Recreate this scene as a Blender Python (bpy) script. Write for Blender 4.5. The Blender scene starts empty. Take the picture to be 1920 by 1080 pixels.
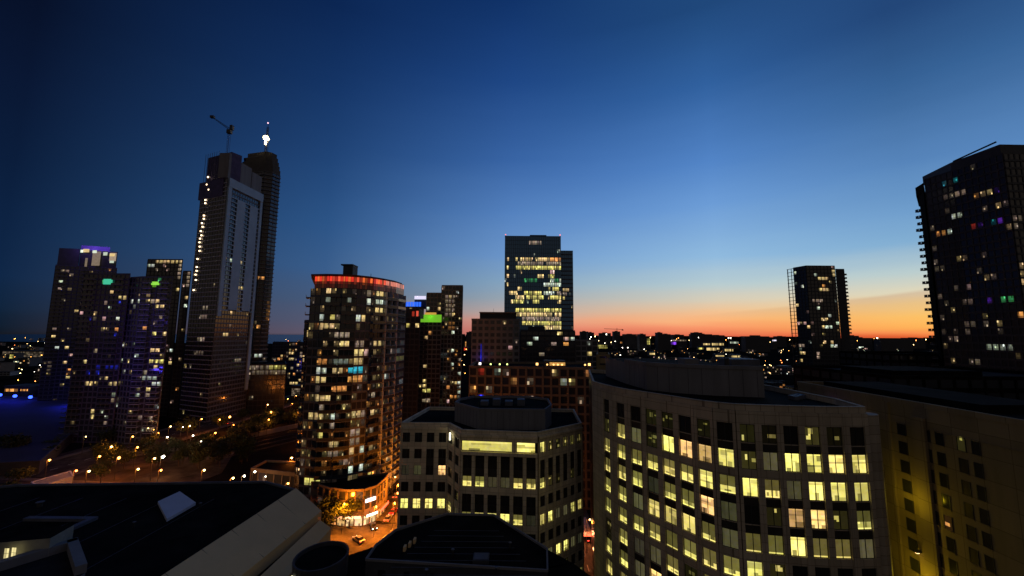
import bpy, math, random
from mathutils import Vector, Matrix
R = math.radians
random.seed(7)
sc = bpy.context.scene
COL = sc.collection

# ------------------------------------------------------------------ camera
F = 760.0
CAM = Vector((0, 0, 60))
PITCH, ROLL = 6.55, 0.42
cam_d = bpy.data.cameras.new('camera')
cam = bpy.data.objects.new('camera', cam_d)
COL.objects.link(cam)
RM = Matrix.Rotation(R(90 + PITCH), 3, 'X') @ Matrix.Rotation(R(ROLL), 3, 'Z')
cam.matrix_world = Matrix.Translation(CAM) @ RM.to_4x4()
cam_d.sensor_width = 36
cam_d.lens = F / 1920 * 36
cam_d.clip_start = 0.5
cam_d.clip_end = 30000
sc.camera = cam

def ray(px, py):
    return RM @ Vector(((px - 960) / F, -(py - 540) / F, -1))
def at_y(px, py, Y):
    d = ray(px, py); return CAM + d * (Y / d.y)
def at_z(px, py, z):
    d = ray(px, py); return CAM + d * ((z - CAM.z) / d.z)
def X(px, Y, z=60.0):
    k = (px - 960) / F
    dz = z - CAM.z
    a = RM[0][0] + k * RM[0][2]
    b = (RM[1][0] + k * RM[1][2]) * Y + (RM[2][0] + k * RM[2][2]) * dz
    return -b / a
def Z(px, py, Y):
    return at_y(px, py, Y).z
def proj(P):
    l = RM.transposed() @ (Vector(P) - CAM)
    if l.z > -0.1: return (-9999, -9999, 1e9)
    return (960 + F * l.x / -l.z, 540 - F * l.y / -l.z, -l.z)

# ------------------------------------------------------------------ sky
def lin(c):
    c = c / 255.0
    return c / 12.92 if c <= 0.04045 else ((c + 0.055) / 1.055) ** 2.4
def L3(rgb): return tuple(lin(v) for v in rgb)
SKY = [  # real azimuth sections of the dusk sky, (photo row, colour)
    (-52, 60, [(0,(6,16,40)),(150,(8,22,50)),(300,(9,28,58)),(420,(11,34,66)),(520,(13,38,70)),(580,(12,34,58)),(615,(10,24,38))]),
    (-25, 600, [(0,(11,38,83)),(150,(20,52,101)),(300,(32,68,118)),(420,(44,84,134)),(500,(56,92,138)),(560,(70,90,122)),(600,(84,88,112)),(622,(96,86,104))]),
    (0, 960, [(0,(16,50,104)),(150,(30,70,132)),(300,(56,100,164)),(400,(84,129,190)),(480,(108,150,202)),(530,(132,164,192)),(560,(152,166,178)),(585,(190,168,160)),(602,(222,154,134)),(624,(218,122,104))]),
    (27, 1350, [(0,(31,71,122)),(150,(48,96,158)),(300,(82,132,198)),(380,(108,156,214)),(480,(144,186,222)),(530,(184,204,208)),(562,(216,205,182)),(582,(238,196,152)),(600,(255,184,124)),(612,(252,152,104)),(630,(226,104,74))]),
    (45, 1710, [(0,(34,70,120)),(150,(54,98,150)),(300,(86,132,186)),(400,(112,158,204)),(450,(130,174,210)),(510,(186,205,206)),(545,(222,214,186)),(568,(244,206,140)),(592,(255,196,104)),(616,(254,178,88)),(626,(250,144,78)),(640,(226,96,48))]),
]
world = bpy.data.worlds.new('World'); sc.world = world; world.use_nodes = True
nt = world.node_tree; nt.nodes.clear()
def N(t, **kw):
    n = nt.nodes.new(t)
    for k, v in kw.items(): setattr(n, k, v)
    return n
def lk(a, b): nt.links.new(a, b)
def M_(op, a, b=None, c=None):
    n = N('ShaderNodeMath', operation=op)
    for i, v in enumerate((a, b, c)):
        if v is None: continue
        if isinstance(v, (int, float)): n.inputs[i].default_value = v
        else: lk(v, n.inputs[i])
    return n.outputs[0]
tc = N('ShaderNodeTexCoord'); sp = N('ShaderNodeSeparateXYZ'); lk(tc.outputs['Generated'], sp.inputs[0])
el = M_('MULTIPLY', M_('ARCSINE', sp.outputs[2]), 180 / math.pi)
az = M_('MULTIPLY', M_('ARCTAN2', sp.outputs[0], sp.outputs[1]), 180 / math.pi)
ELMAX = 50.0
# a faint, uneven haze bank wobbles the colour bands a little
nz = N('ShaderNodeTexNoise'); nz.inputs['Scale'].default_value = 3.0; nz.inputs['Detail'].default_value = 3
mpn = N('ShaderNodeMapping'); mpn.inputs['Scale'].default_value = (1, 1, 9)
lk(tc.outputs['Generated'], mpn.inputs[0]); lk(mpn.outputs[0], nz.inputs['Vector'])
wob = M_('MULTIPLY', M_('SUBTRACT', nz.outputs[0], 0.5), 1.3)
elw = M_('DIVIDE', M_('ADD', el, wob), ELMAX)
prev = None
for az0, px, stops in SKY:
    cr = N('ShaderNodeValToRGB'); e = cr.color_ramp
    pts = []
    for py, c in stops:
        d = ray(px, py).normalized()
        pts.append((max(0, math.degrees(math.asin(d.z)) / ELMAX), L3(c)))
    pts.sort()
    while len(e.elements) < len(pts): e.elements.new(0.5)
    for i, (p, c) in enumerate(pts):
        e.elements[i].position = p; e.elements[i].color = (*c, 1)
    lk(elw, cr.inputs[0])
    if prev is None: prev = cr.outputs[0]; paz = az0; first = cr.outputs[0]
    else:
        mr = N('ShaderNodeMapRange'); mr.interpolation_type = 'SMOOTHSTEP' if False else 'LINEAR'
        lk(az, mr.inputs[0]); mr.inputs[1].default_value = paz; mr.inputs[2].default_value = az0
        mx = N('ShaderNodeMix', data_type='RGBA'); lk(mr.outputs[0], mx.inputs[0])
        lk(prev, mx.inputs[6]); lk(cr.outputs[0], mx.inputs[7]); prev = mx.outputs[2]; paz = az0
# thin smoke-like bank above the sunset, rising to the right
bank_el = M_('SUBTRACT', el, M_('MULTIPLY', M_('SUBTRACT', az, 18.0), 0.10))
mb1 = N('ShaderNodeMapRange'); lk(M_('ADD', bank_el, M_('MULTIPLY', wob, 0.3)), mb1.inputs[0])
mb1.inputs[1].default_value = 2.05; mb1.inputs[2].default_value = 1.75; mb1.inputs[3].default_value = 0; mb1.inputs[4].default_value = 1
mb2 = N('ShaderNodeMapRange'); lk(bank_el, mb2.inputs[0]); mb2.inputs[1].default_value = -1.2; mb2.inputs[2].default_value = 1.7
mb3 = N('ShaderNodeMapRange'); lk(az, mb3.inputs[0]); mb3.inputs[1].default_value = 22; mb3.inputs[2].default_value = 42
bank = M_('MULTIPLY', M_('MULTIPLY', mb1.outputs[0], mb2.outputs[0]), M_('MULTIPLY', mb3.outputs[0], 0.26))
bm_ = N('ShaderNodeMix', data_type='RGBA'); lk(bank, bm_.inputs[0]); lk(prev, bm_.inputs[6]); bm_.inputs[7].default_value = (0.42, 0.13, 0.06, 1)
prev = bm_.outputs[2]
# the sky behind the viewer: warm low glow added to fill the facades
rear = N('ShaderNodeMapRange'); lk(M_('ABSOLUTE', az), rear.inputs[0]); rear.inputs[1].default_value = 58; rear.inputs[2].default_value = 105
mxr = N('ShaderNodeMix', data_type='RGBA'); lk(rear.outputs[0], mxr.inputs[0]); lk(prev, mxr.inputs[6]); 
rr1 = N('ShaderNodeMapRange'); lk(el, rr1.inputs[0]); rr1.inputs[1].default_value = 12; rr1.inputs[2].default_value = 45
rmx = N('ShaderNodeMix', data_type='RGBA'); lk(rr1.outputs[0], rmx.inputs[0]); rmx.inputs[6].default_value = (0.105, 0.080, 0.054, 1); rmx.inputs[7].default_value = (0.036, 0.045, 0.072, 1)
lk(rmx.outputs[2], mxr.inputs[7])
up = N('ShaderNodeMapRange'); lk(el, up.inputs[0]); up.inputs[1].default_value = -0.6; up.inputs[2].default_value = 0.0
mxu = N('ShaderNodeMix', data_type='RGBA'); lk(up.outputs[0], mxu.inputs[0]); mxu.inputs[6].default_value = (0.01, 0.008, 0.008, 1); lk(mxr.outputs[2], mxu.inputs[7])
# physical twilight sky, very faint, sun just under the horizon at the right
ns = N('ShaderNodeTexSky'); ns.sky_type = 'NISHITA'; ns.sun_disc = False
ns.sun_elevation = R(-3.0); ns.sun_rotation = R(42)
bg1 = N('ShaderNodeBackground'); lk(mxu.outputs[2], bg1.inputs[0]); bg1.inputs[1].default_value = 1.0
bg2 = N('ShaderNodeBackground'); lk(ns.outputs[0], bg2.inputs[0]); bg2.inputs[1].default_value = 0.01
ad = N('ShaderNodeAddShader'); lk(bg1.outputs[0], ad.inputs[0]); lk(bg2.outputs[0], ad.inputs[1])
ow = N('ShaderNodeOutputWorld'); lk(ad.outputs[0], ow.inputs[0])

sc.view_settings.view_transform = 'Standard'
sc.view_settings.look = 'None'
sc.view_settings.exposure = 0
sc.view_settings.gamma = 1
sc.render.engine = 'CYCLES'
sc.cycles.use_denoising = True
try: sc.cycles.denoiser = 'OPENIMAGEDENOISE'
except Exception: pass
sc.cycles.use_light_tree = True
sc.cycles.max_bounces = 4
sc.cycles.diffuse_bounces = 2
sc.cycles.glossy_bounces = 2
sc.cycles.sample_clamp_indirect = 3
sc.cycles.caustics_reflective = False
sc.cycles.caustics_refractive = False
world.cycles.sampling_method = 'MANUAL'
world.cycles.sample_map_resolution = 512

# ------------------------------------------------------------------ materials
MATS = {}
def mat(name, col, rough=0.8, noise=0.18, scale=0.35, metal=0.0, spec=0.3, streak=False, joints=0):
    if name in MATS: return MATS[name]
    m = bpy.data.materials.new(name); m.use_nodes = True
    t = m.node_tree; b = t.nodes['Principled BSDF']
    b.inputs['Roughness'].default_value = rough
    b.inputs['Metallic'].default_value = metal
    b.inputs['Specular IOR Level'].default_value = spec
    tcn = t.nodes.new('ShaderNodeTexCoord')
    n1 = t.nodes.new('ShaderNodeTexNoise'); n1.inputs['Scale'].default_value = scale; n1.inputs['Detail'].default_value = 6; n1.inputs['Roughness'].default_value = 0.65
    if streak:
        mp = t.nodes.new('ShaderNodeMapping'); mp.inputs['Scale'].default_value = (1, 1, 0.12)
        t.links.new(tcn.outputs['Object'], mp.inputs[0]); t.links.new(mp.outputs[0], n1.inputs['Vector'])
    else: t.links.new(tcn.outputs['Object'], n1.inputs['Vector'])
    r = t.nodes.new('ShaderNodeValToRGB')
    r.color_ramp.elements[0].position = 0.3; r.color_ramp.elements[1].position = 0.72
    r.color_ramp.elements[0].color = (*[c * (1 - noise * 1.6) for c in col], 1)
    r.color_ramp.elements[1].color = (*[min(1, c * (1 + noise)) for c in col], 1)
    t.links.new(n1.outputs[0], r.inputs[0]); t.links.new(r.outputs[0], b.inputs['Base Color'])
    if joints:
        sx = t.nodes.new('ShaderNodeSeparateXYZ'); cx = t.nodes.new('ShaderNodeCombineXYZ'); ad_ = t.nodes.new('ShaderNodeMath')
        t.links.new(tcn.outputs['Object'], sx.inputs[0]); ad_.operation = 'ADD'
        t.links.new(sx.outputs[0], ad_.inputs[0]); t.links.new(sx.outputs[1], ad_.inputs[1]); t.links.new(ad_.outputs[0], cx.inputs[0]); t.links.new(sx.outputs[2], cx.inputs[1])
        bk = t.nodes.new('ShaderNodeTexBrick'); bk.offset = 0.0; bk.inputs['Scale'].default_value = 1.0; bk.inputs['Brick Width'].default_value = joints * 1.25; bk.inputs['Row Height'].default_value = joints
        bk.inputs['Mortar Size'].default_value = 0.035; bk.inputs['Color1'].default_value = (1.0, 1.0, 1.0, 1); bk.inputs['Color2'].default_value = (0.78, 0.77, 0.75, 1); bk.inputs['Mortar'].default_value = (0.42, 0.40, 0.38, 1)
        t.links.new(cx.outputs[0], bk.inputs['Vector'])
        mm = t.nodes.new('ShaderNodeMix'); mm.data_type = 'RGBA'; mm.blend_type = 'MULTIPLY'; mm.inputs[0].default_value = 1.0
        t.links.new(r.outputs[0], mm.inputs[6]); t.links.new(bk.outputs['Color'], mm.inputs[7]); t.links.new(mm.outputs[2], b.inputs['Base Color'])
    MATS[name] = m; return m
def glow(name, col, strength, sample=False):
    if name in MATS: return MATS[name]
    m = bpy.data.materials.new(name); m.use_nodes = True
    b = m.node_tree.nodes['Principled BSDF']
    b.inputs['Base Color'].default_value = (*col, 1); b.inputs['Roughness'].default_value = 0.4
    b.inputs['Emission Color'].default_value = (*col, 1); b.inputs['Emission Strength'].default_value = strength
    if not sample: m.cycles.emission_sampling = 'NONE'
    MATS[name] = m; return m
def pane_mat(name, sample, bc=(0.012, 0.014, 0.018), met=0.0):
    m = bpy.data.materials.new(name); m.use_nodes = True
    t = m.node_tree; b = t.nodes['Principled BSDF']
    b.inputs['Base Color'].default_value = (*bc, 1); b.inputs['Roughness'].default_value = 0.12; b.inputs['Metallic'].default_value = met
    b.inputs['Specular IOR Level'].default_value = 0.5
    a = t.nodes.new('ShaderNodeAttribute'); a.attribute_name = 'glow'
    tcn = t.nodes.new('ShaderNodeTexCoord')
    n1 = t.nodes.new('ShaderNodeTexNoise'); n1.inputs['Scale'].default_value = 0.9; n1.inputs['Detail'].default_value = 2
    t.links.new(tcn.outputs['Object'], n1.inputs['Vector'])
    mr = t.nodes.new('ShaderNodeMapRange'); mr.inputs[1].default_value = 0.33; mr.inputs[2].default_value = 0.66; mr.inputs[3].default_value = 0.86; mr.inputs[4].default_value = 1.12
    t.links.new(n1.outputs[0], mr.inputs[0])
    t.links.new(a.outputs['Color'], b.inputs['Emission Color']); t.links.new(mr.outputs[0], b.inputs['Emission Strength'])
    if not sample: m.cycles.emission_sampling = 'NONE'
    return m
PANE_NEAR = pane_mat('near_window_glass', True, (0.03, 0.028, 0.026))

PANE = pane_mat('window_glass', False, (0.07, 0.075, 0.095), 0.55)
PANE_BLUE = pane_mat('blue_window_glass', False, (0.08, 0.17, 0.36), 0.8)
concrete = mat('pale_concrete', (0.54, 0.46, 0.35), 0.85, 0.16, 0.25, streak=True, joints=1.33)
cream = mat('cream_concrete', (0.78, 0.67, 0.49), 0.85, 0.14, 0.25, streak=True, joints=1.3)
beige = mat('beige_stucco', (0.30, 0.23, 0.13), 0.9, 0.16, 0.2, streak=True, joints=2.95)
darkasphalt = mat('worn_dark_asphalt', (0.055, 0.045, 0.035), 0.9, 0.6, 0.15, spec=0.1)
brick = mat('brown_brick', (0.17, 0.135, 0.11), 0.9, 0.15)
greywall = mat('grey_concrete', (0.19, 0.19, 0.21), 0.85, 0.15, 0.3, streak=True)
darkwall = mat('dark_cladding', (0.05, 0.053, 0.068), 0.55, 0.2)
slate = mat('slate_cladding', (0.10, 0.11, 0.145), 0.6, 0.2)
bluewall = mat('violet_grey_cladding', (0.09, 0.09, 0.13), 0.7, 0.2)
glassblue = mat('curtain_wall_glass', (0.06, 0.12, 0.24), 0.2, 0.2, 0.1, metal=0.7)
spandrel = mat('smoked_spandrel', (0.045, 0.040, 0.036), 0.45, 0.3, 0.5)
coreglass = mat('dark_core', (0.015, 0.016, 0.02), 0.35, 0.2)
white = mat('white_slab_paint', (0.44, 0.48, 0.62), 0.7, 0.1)
roofblack = mat('black_roof_membrane', (0.012, 0.0115, 0.011), 0.95, 0.5, 0.12, spec=0.03)
roofdark = mat('dark_roof_gravel', (0.022, 0.022, 0.024), 0.95, 0.3, 0.2, spec=0.05)
coping = mat('beige_metal_panel', (0.74, 0.51, 0.25), 0.7, 0.06, 0.15)
asphalt = mat('asphalt', (0.12, 0.105, 0.085), 0.8, 0.55, 0.18)
paving = mat('concrete_paving', (0.10, 0.085, 0.07), 0.9, 0.2, 0.2)
paint = mat('road_paint', (0.75, 0.75, 0.70), 0.7, 0.2, 2)
metal = mat('dark_steel', (0.06, 0.06, 0.065), 0.5, 0.1, 1, metal=0.6)
railmat = mat('balcony_glass', (0.05, 0.055, 0.065), 0.15, 0.1, 1, spec=0.6)
groundm = mat('ground_earth', (0.018, 0.016, 0.014), 1.0, 0.5, 0.02, spec=0.0)
leafm = mat('leaf_green', (0.035, 0.055, 0.020), 0.8, 0.4, 1.5)
barkm = mat('bark', (0.07, 0.05, 0.035), 0.95, 0.3, 3)
rubber = mat('tyre_rubber', (0.02, 0.02, 0.02), 0.8, 0.1, 3)
netting = mat('scaffold_netting', (0.10, 0.09, 0.20), 0.9, 0.2, 0.3)
redpaint = mat('red_paint', (0.35, 0.03, 0.02), 0.5, 0.1, 1)

PAL = {'w': (1.0, 0.72, 0.28), 'y': (0.95, 0.83, 0.20), 'o': (1.0, 0.42, 0.10), 'c': (0.80, 0.92, 0.70), 'g': (0.12, 0.9, 0.25), 'b': (0.03, 0.05, 1.0),
       'p': (0.28, 0.06, 1.0), 'r': (1.0, 0.07, 0.03), 't': (0.05, 0.75, 0.9), 'd': (0.40, 0.30, 0.20), 'k': (1.0, 0.6, 0.5), 'l': (0.35, 1.0, 0.06), 'x': (0.9, 0.85, 1.0)}

# ------------------------------------------------------------------ mesh helpers
class MB:
    def __init__(s): s.v = []; s.f = []; s.m = []; s.c = []; s.mats = []
    def mi(s, m):
        if m not in s.mats: s.mats.append(m)
        return s.mats.index(m)
    def face(s, pts, m, c=(0, 0, 0)):
        i = len(s.v); s.v += [tuple(p) for p in pts]; s.f.append(tuple(range(i, i + len(pts)))); s.m.append(s.mi(m)); s.c.append(c)
    def hexa(s, b, t, m, c=(0, 0, 0)):   # 4 bottom points ccw, 4 top points
        i = len(s.v); s.v += [tuple(p) for p in b + t]; k = s.mi(m)
        for f in ((3, 2, 1, 0), (4, 5, 6, 7), (0, 1, 5, 4), (1, 2, 6, 5), (2, 3, 7, 6), (3, 0, 4, 7)):
            s.f.append(tuple(i + q for q in f)); s.m.append(k); s.c.append(c)
    def box(s, x0, x1, y0, y1, z0, z1, m, c=(0, 0, 0)):
        q = [(x0, y0), (x1, y0), (x1, y1), (x0, y1)]
        s.hexa([(*p, z0) for p in q], [(*p, z1) for p in q], m, c)
    def slab(s, A, u, n, a0, a1, d0, d1, z0, z1, m, c=(0, 0, 0)):  # along a facade
        q = [(A[0] + u[0] * a + n[0] * d, A[1] + u[1] * a + n[1] * d) for a, d in ((a0, d1), (a1, d1), (a1, d0), (a0, d0))]
        s.hexa([(*p, z0) for p in q], [(*p, z1) for p in q], m, c)
    def prism(s, poly, z0, z1, m, mtop=None):
        n = len(poly)
        for i in range(n):
            a, b = poly[i], poly[(i + 1) % n]
            s.face([(*a, z0), (*b, z0), (*b, z1), (*a, z1)], m)
        s.face([(*p, z1) for p in poly], mtop or m)
        s.face([(*p, z0) for p in reversed(poly)], m)
    def tube(s, p, q, r0, r1, m, n=6):
        p, q = Vector(p), Vector(q); d = (q - p).normalized()
        a = d.cross(Vector((0, 0, 1)) if abs(d.z) < 0.9 else Vector((1, 0, 0))).normalized(); b = d.cross(a)
        i = len(s.v)
        for c_, r in ((p, r0), (q, r1)):
            for k in range(n):
                t = 2 * math.pi * k / n; s.v.append(tuple(c_ + (a * math.cos(t) + b * math.sin(t)) * r))
        k_ = s.mi(m)
        for k in range(n):
            s.f.append((i + k, i + n + k, i + n + (k + 1) % n, i + (k + 1) % n)); s.m.append(k_); s.c.append((0, 0, 0))
        s.f.append(tuple(i + k for k in range(n))); s.m.append(k_); s.c.append((0, 0, 0))
        s.f.append(tuple(i + n + k for k in reversed(range(n)))); s.m.append(k_); s.c.append((0, 0, 0))
    def build(s, name, parent=None, attr=False, origin=None):
        me = bpy.data.meshes.new(name)
        o3 = Vector(origin) if origin is not None else (Vector(parent.location) if parent is not None and parent.parent is None else Vector((0, 0, 0)))
        if parent is not None and parent.parent is not None and origin is None:
            o3 = Vector(parent.parent.location)
        me.from_pydata([(v[0] - o3.x, v[1] - o3.y, v[2] - o3.z) for v in s.v], [], s.f)
        for m in s.mats: me.materials.append(m)
        me.polygons.foreach_set('material_index', s.m)
        if attr:
            a = me.color_attributes.new('glow', 'FLOAT_COLOR', 'CORNER')
            buf = []
            for f, c in zip(s.f, s.c): buf += [c[0], c[1], c[2], 1.0] * len(f)
            a.data.foreach_set('color', buf)
        me.update()
        ob = bpy.data.objects.new(name, me); COL.objects.link(ob)
        if parent is not None: ob.parent = parent
        else: ob.location = o3
        return ob

def ball(r, c, rad, m, n=8):
    for i in range(n // 2):
        t0, t1 = math.pi * i / (n // 2), math.pi * (i + 1) / (n // 2)
        for k in range(n):
            p0, p1 = 2 * math.pi * k / n, 2 * math.pi * (k + 1) / n
            P = lambda t, p: (c[0] + rad * math.sin(t) * math.cos(p), c[1] + rad * math.sin(t) * math.sin(p), c[2] + rad * math.cos(t))
            q = [P(t0, p0), P(t1, p0), P(t1, p1), P(t0, p1)]
            if i == 0: q = [q[0], q[1], q[2]]
            elif i == n // 2 - 1: q = [q[0], q[1], q[3]]
            r.face(q, m)
def tag(o, label=None, cat=None, group=None, kind=None):
    if label: o['label'] = label
    if cat: o['category'] = cat
    if group: o['group'] = group
    if kind: o['kind'] = kind
    return o
def empty(name, loc, label, cat, group=None):
    o = bpy.data.objects.new(name, None); COL.objects.link(o); o.location = loc; o.empty_display_size = 1
    return tag(o, label, cat, group)
def copy_tree(o, parent=None):
    c = o.copy(); COL.objects.link(c)
    if parent is not None: c.parent = parent
    for ch in [x for x in bpy.data.objects if x.parent == o]: copy_tree(ch, c)
    return c
def children_of(o): return [x for x in bpy.data.objects if x.parent == o]
def TQ(a, b, y0, y1, z=60.0):
    return [(X(a, y0, z), y0), (X(b, y0, z), y0), (X(b - 1.5, y1, z), y1), (X(a + 1.5, y1, z), y1)]
def fast_copy(o, kids):
    c = o.copy(); COL.objects.link(c)
    for ch in kids:
        d = ch.copy(); COL.objects.link(d); d.parent = c
    return c

# ------------------------------------------------------------------ windows
def win_cells(w, rnd):
    """colour grid of one window (what one sees of the lit room), rows bottom-up"""
    st = w.get('st'); nx, ny = w['cells']
    if st is None: return None
    kind, col, s = st
    V = [[0.0] * nx for _ in range(ny)]
    big = nx >= 4
    def rect(v, x0, x1, y0, y1, mul=False):
        for j in range(ny):
            for i in range(nx):
                fx, fy = (i + .5) / nx, (j + .5) / ny
                if x0 <= fx <= x1 and y0 <= fy <= y1: V[j][i] = V[j][i] * v if mul else v
    if kind in 'BM':
        base = rnd.choice((.45, .7, .9, 1.0, 1.1, 1.2)) if kind == 'B' else rnd.uniform(.7, 1.05); rect(base, 0, 1, 0, 1)
        rect(1.35, 0, 1, .86, 1, True)
        for _ in range(rnd.randint(1, 3)):
            x0 = rnd.uniform(-.1, .8); rect(rnd.uniform(.25, .6), x0, x0 + rnd.uniform(.15, .45), 0, rnd.uniform(.15, .5), True)
        for _ in range(rnd.randint(0, 2)):
            x0 = rnd.uniform(-.1, .8); y0 = rnd.uniform(.35, .8); rect(rnd.uniform(.5, .8), x0, x0 + rnd.uniform(.2, .6), y0, y0 + rnd.uniform(.08, .3), True)
        if rnd.random() < .4: y0 = rnd.uniform(.3, .6); rect(.55, 0, 1, y0, y0 + 1.1 / ny, True)
        if rnd.random() < .3: rect(.55, 0, 1, .9 - rnd.uniform(0, .25), 1, True)
    if kind == 'M':
        cut = rnd.choice((.3, .38, .45, .55)); rect(rnd.uniform(.07, .16), 0, 1, cut, 1); rect(1.15, 0, 1, 0, 1.1 / ny)
    elif kind == 'm': rect(rnd.uniform(.09, .16), 0, 1, 0, 1); rect(1.0, 0, 1, 0, 1.3 / ny)
    elif kind == 'D':
        rect(rnd.uniform(.035, .075), 0, 1, 0, 1); rect(1.25, rnd.uniform(0, .5), 1, 0, 1, True)
    elif kind == 'P':
        rect(rnd.uniform(.01, .05), 0, 1, 0, 1)
        for _ in range(rnd.randint(1, 3)):
            x0 = rnd.uniform(0, .75); y0 = rnd.uniform(.1, .75); rect(rnd.uniform(.3, 1.1), x0, x0 + rnd.uniform(.12, .35), y0, y0 + rnd.uniform(.1, .3))
    elif kind in 'sef':
        lo = {'s': .07, 'e': .22, 'f': .55}[kind]; hi = {'s': .20, 'e': .38, 'f': 1.0}[kind]
        for j in range(ny):
            for i in range(nx): V[j][i] = rnd.uniform(lo, hi) * (.5 if j == 0 else 1)
        if kind in 'ef' and nx > 2 and rnd.random() < .6:
            c0 = rnd.choice((0, nx - 1)); 
            for j in range(ny): V[j][c0] *= rnd.uniform(.1, .4)
        if kind in 'ef' and ny > 2 and rnd.random() < .5:
            for i in range(nx): V[ny - 1][i] *= rnd.uniform(.3, 1.5)
        if kind == 's' or rnd.random() < .35:
            j, i = rnd.randrange(ny), rnd.randrange(nx); V[j][i] = 1.5
    hue = rnd.uniform(.9, 1.06)
    return [[(col[0] * v * s, col[1] * v * s * hue * rnd.uniform(.96, 1.04), col[2] * v * s * rnd.uniform(.8, 1.25)) for v in row] for row in V]

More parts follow.
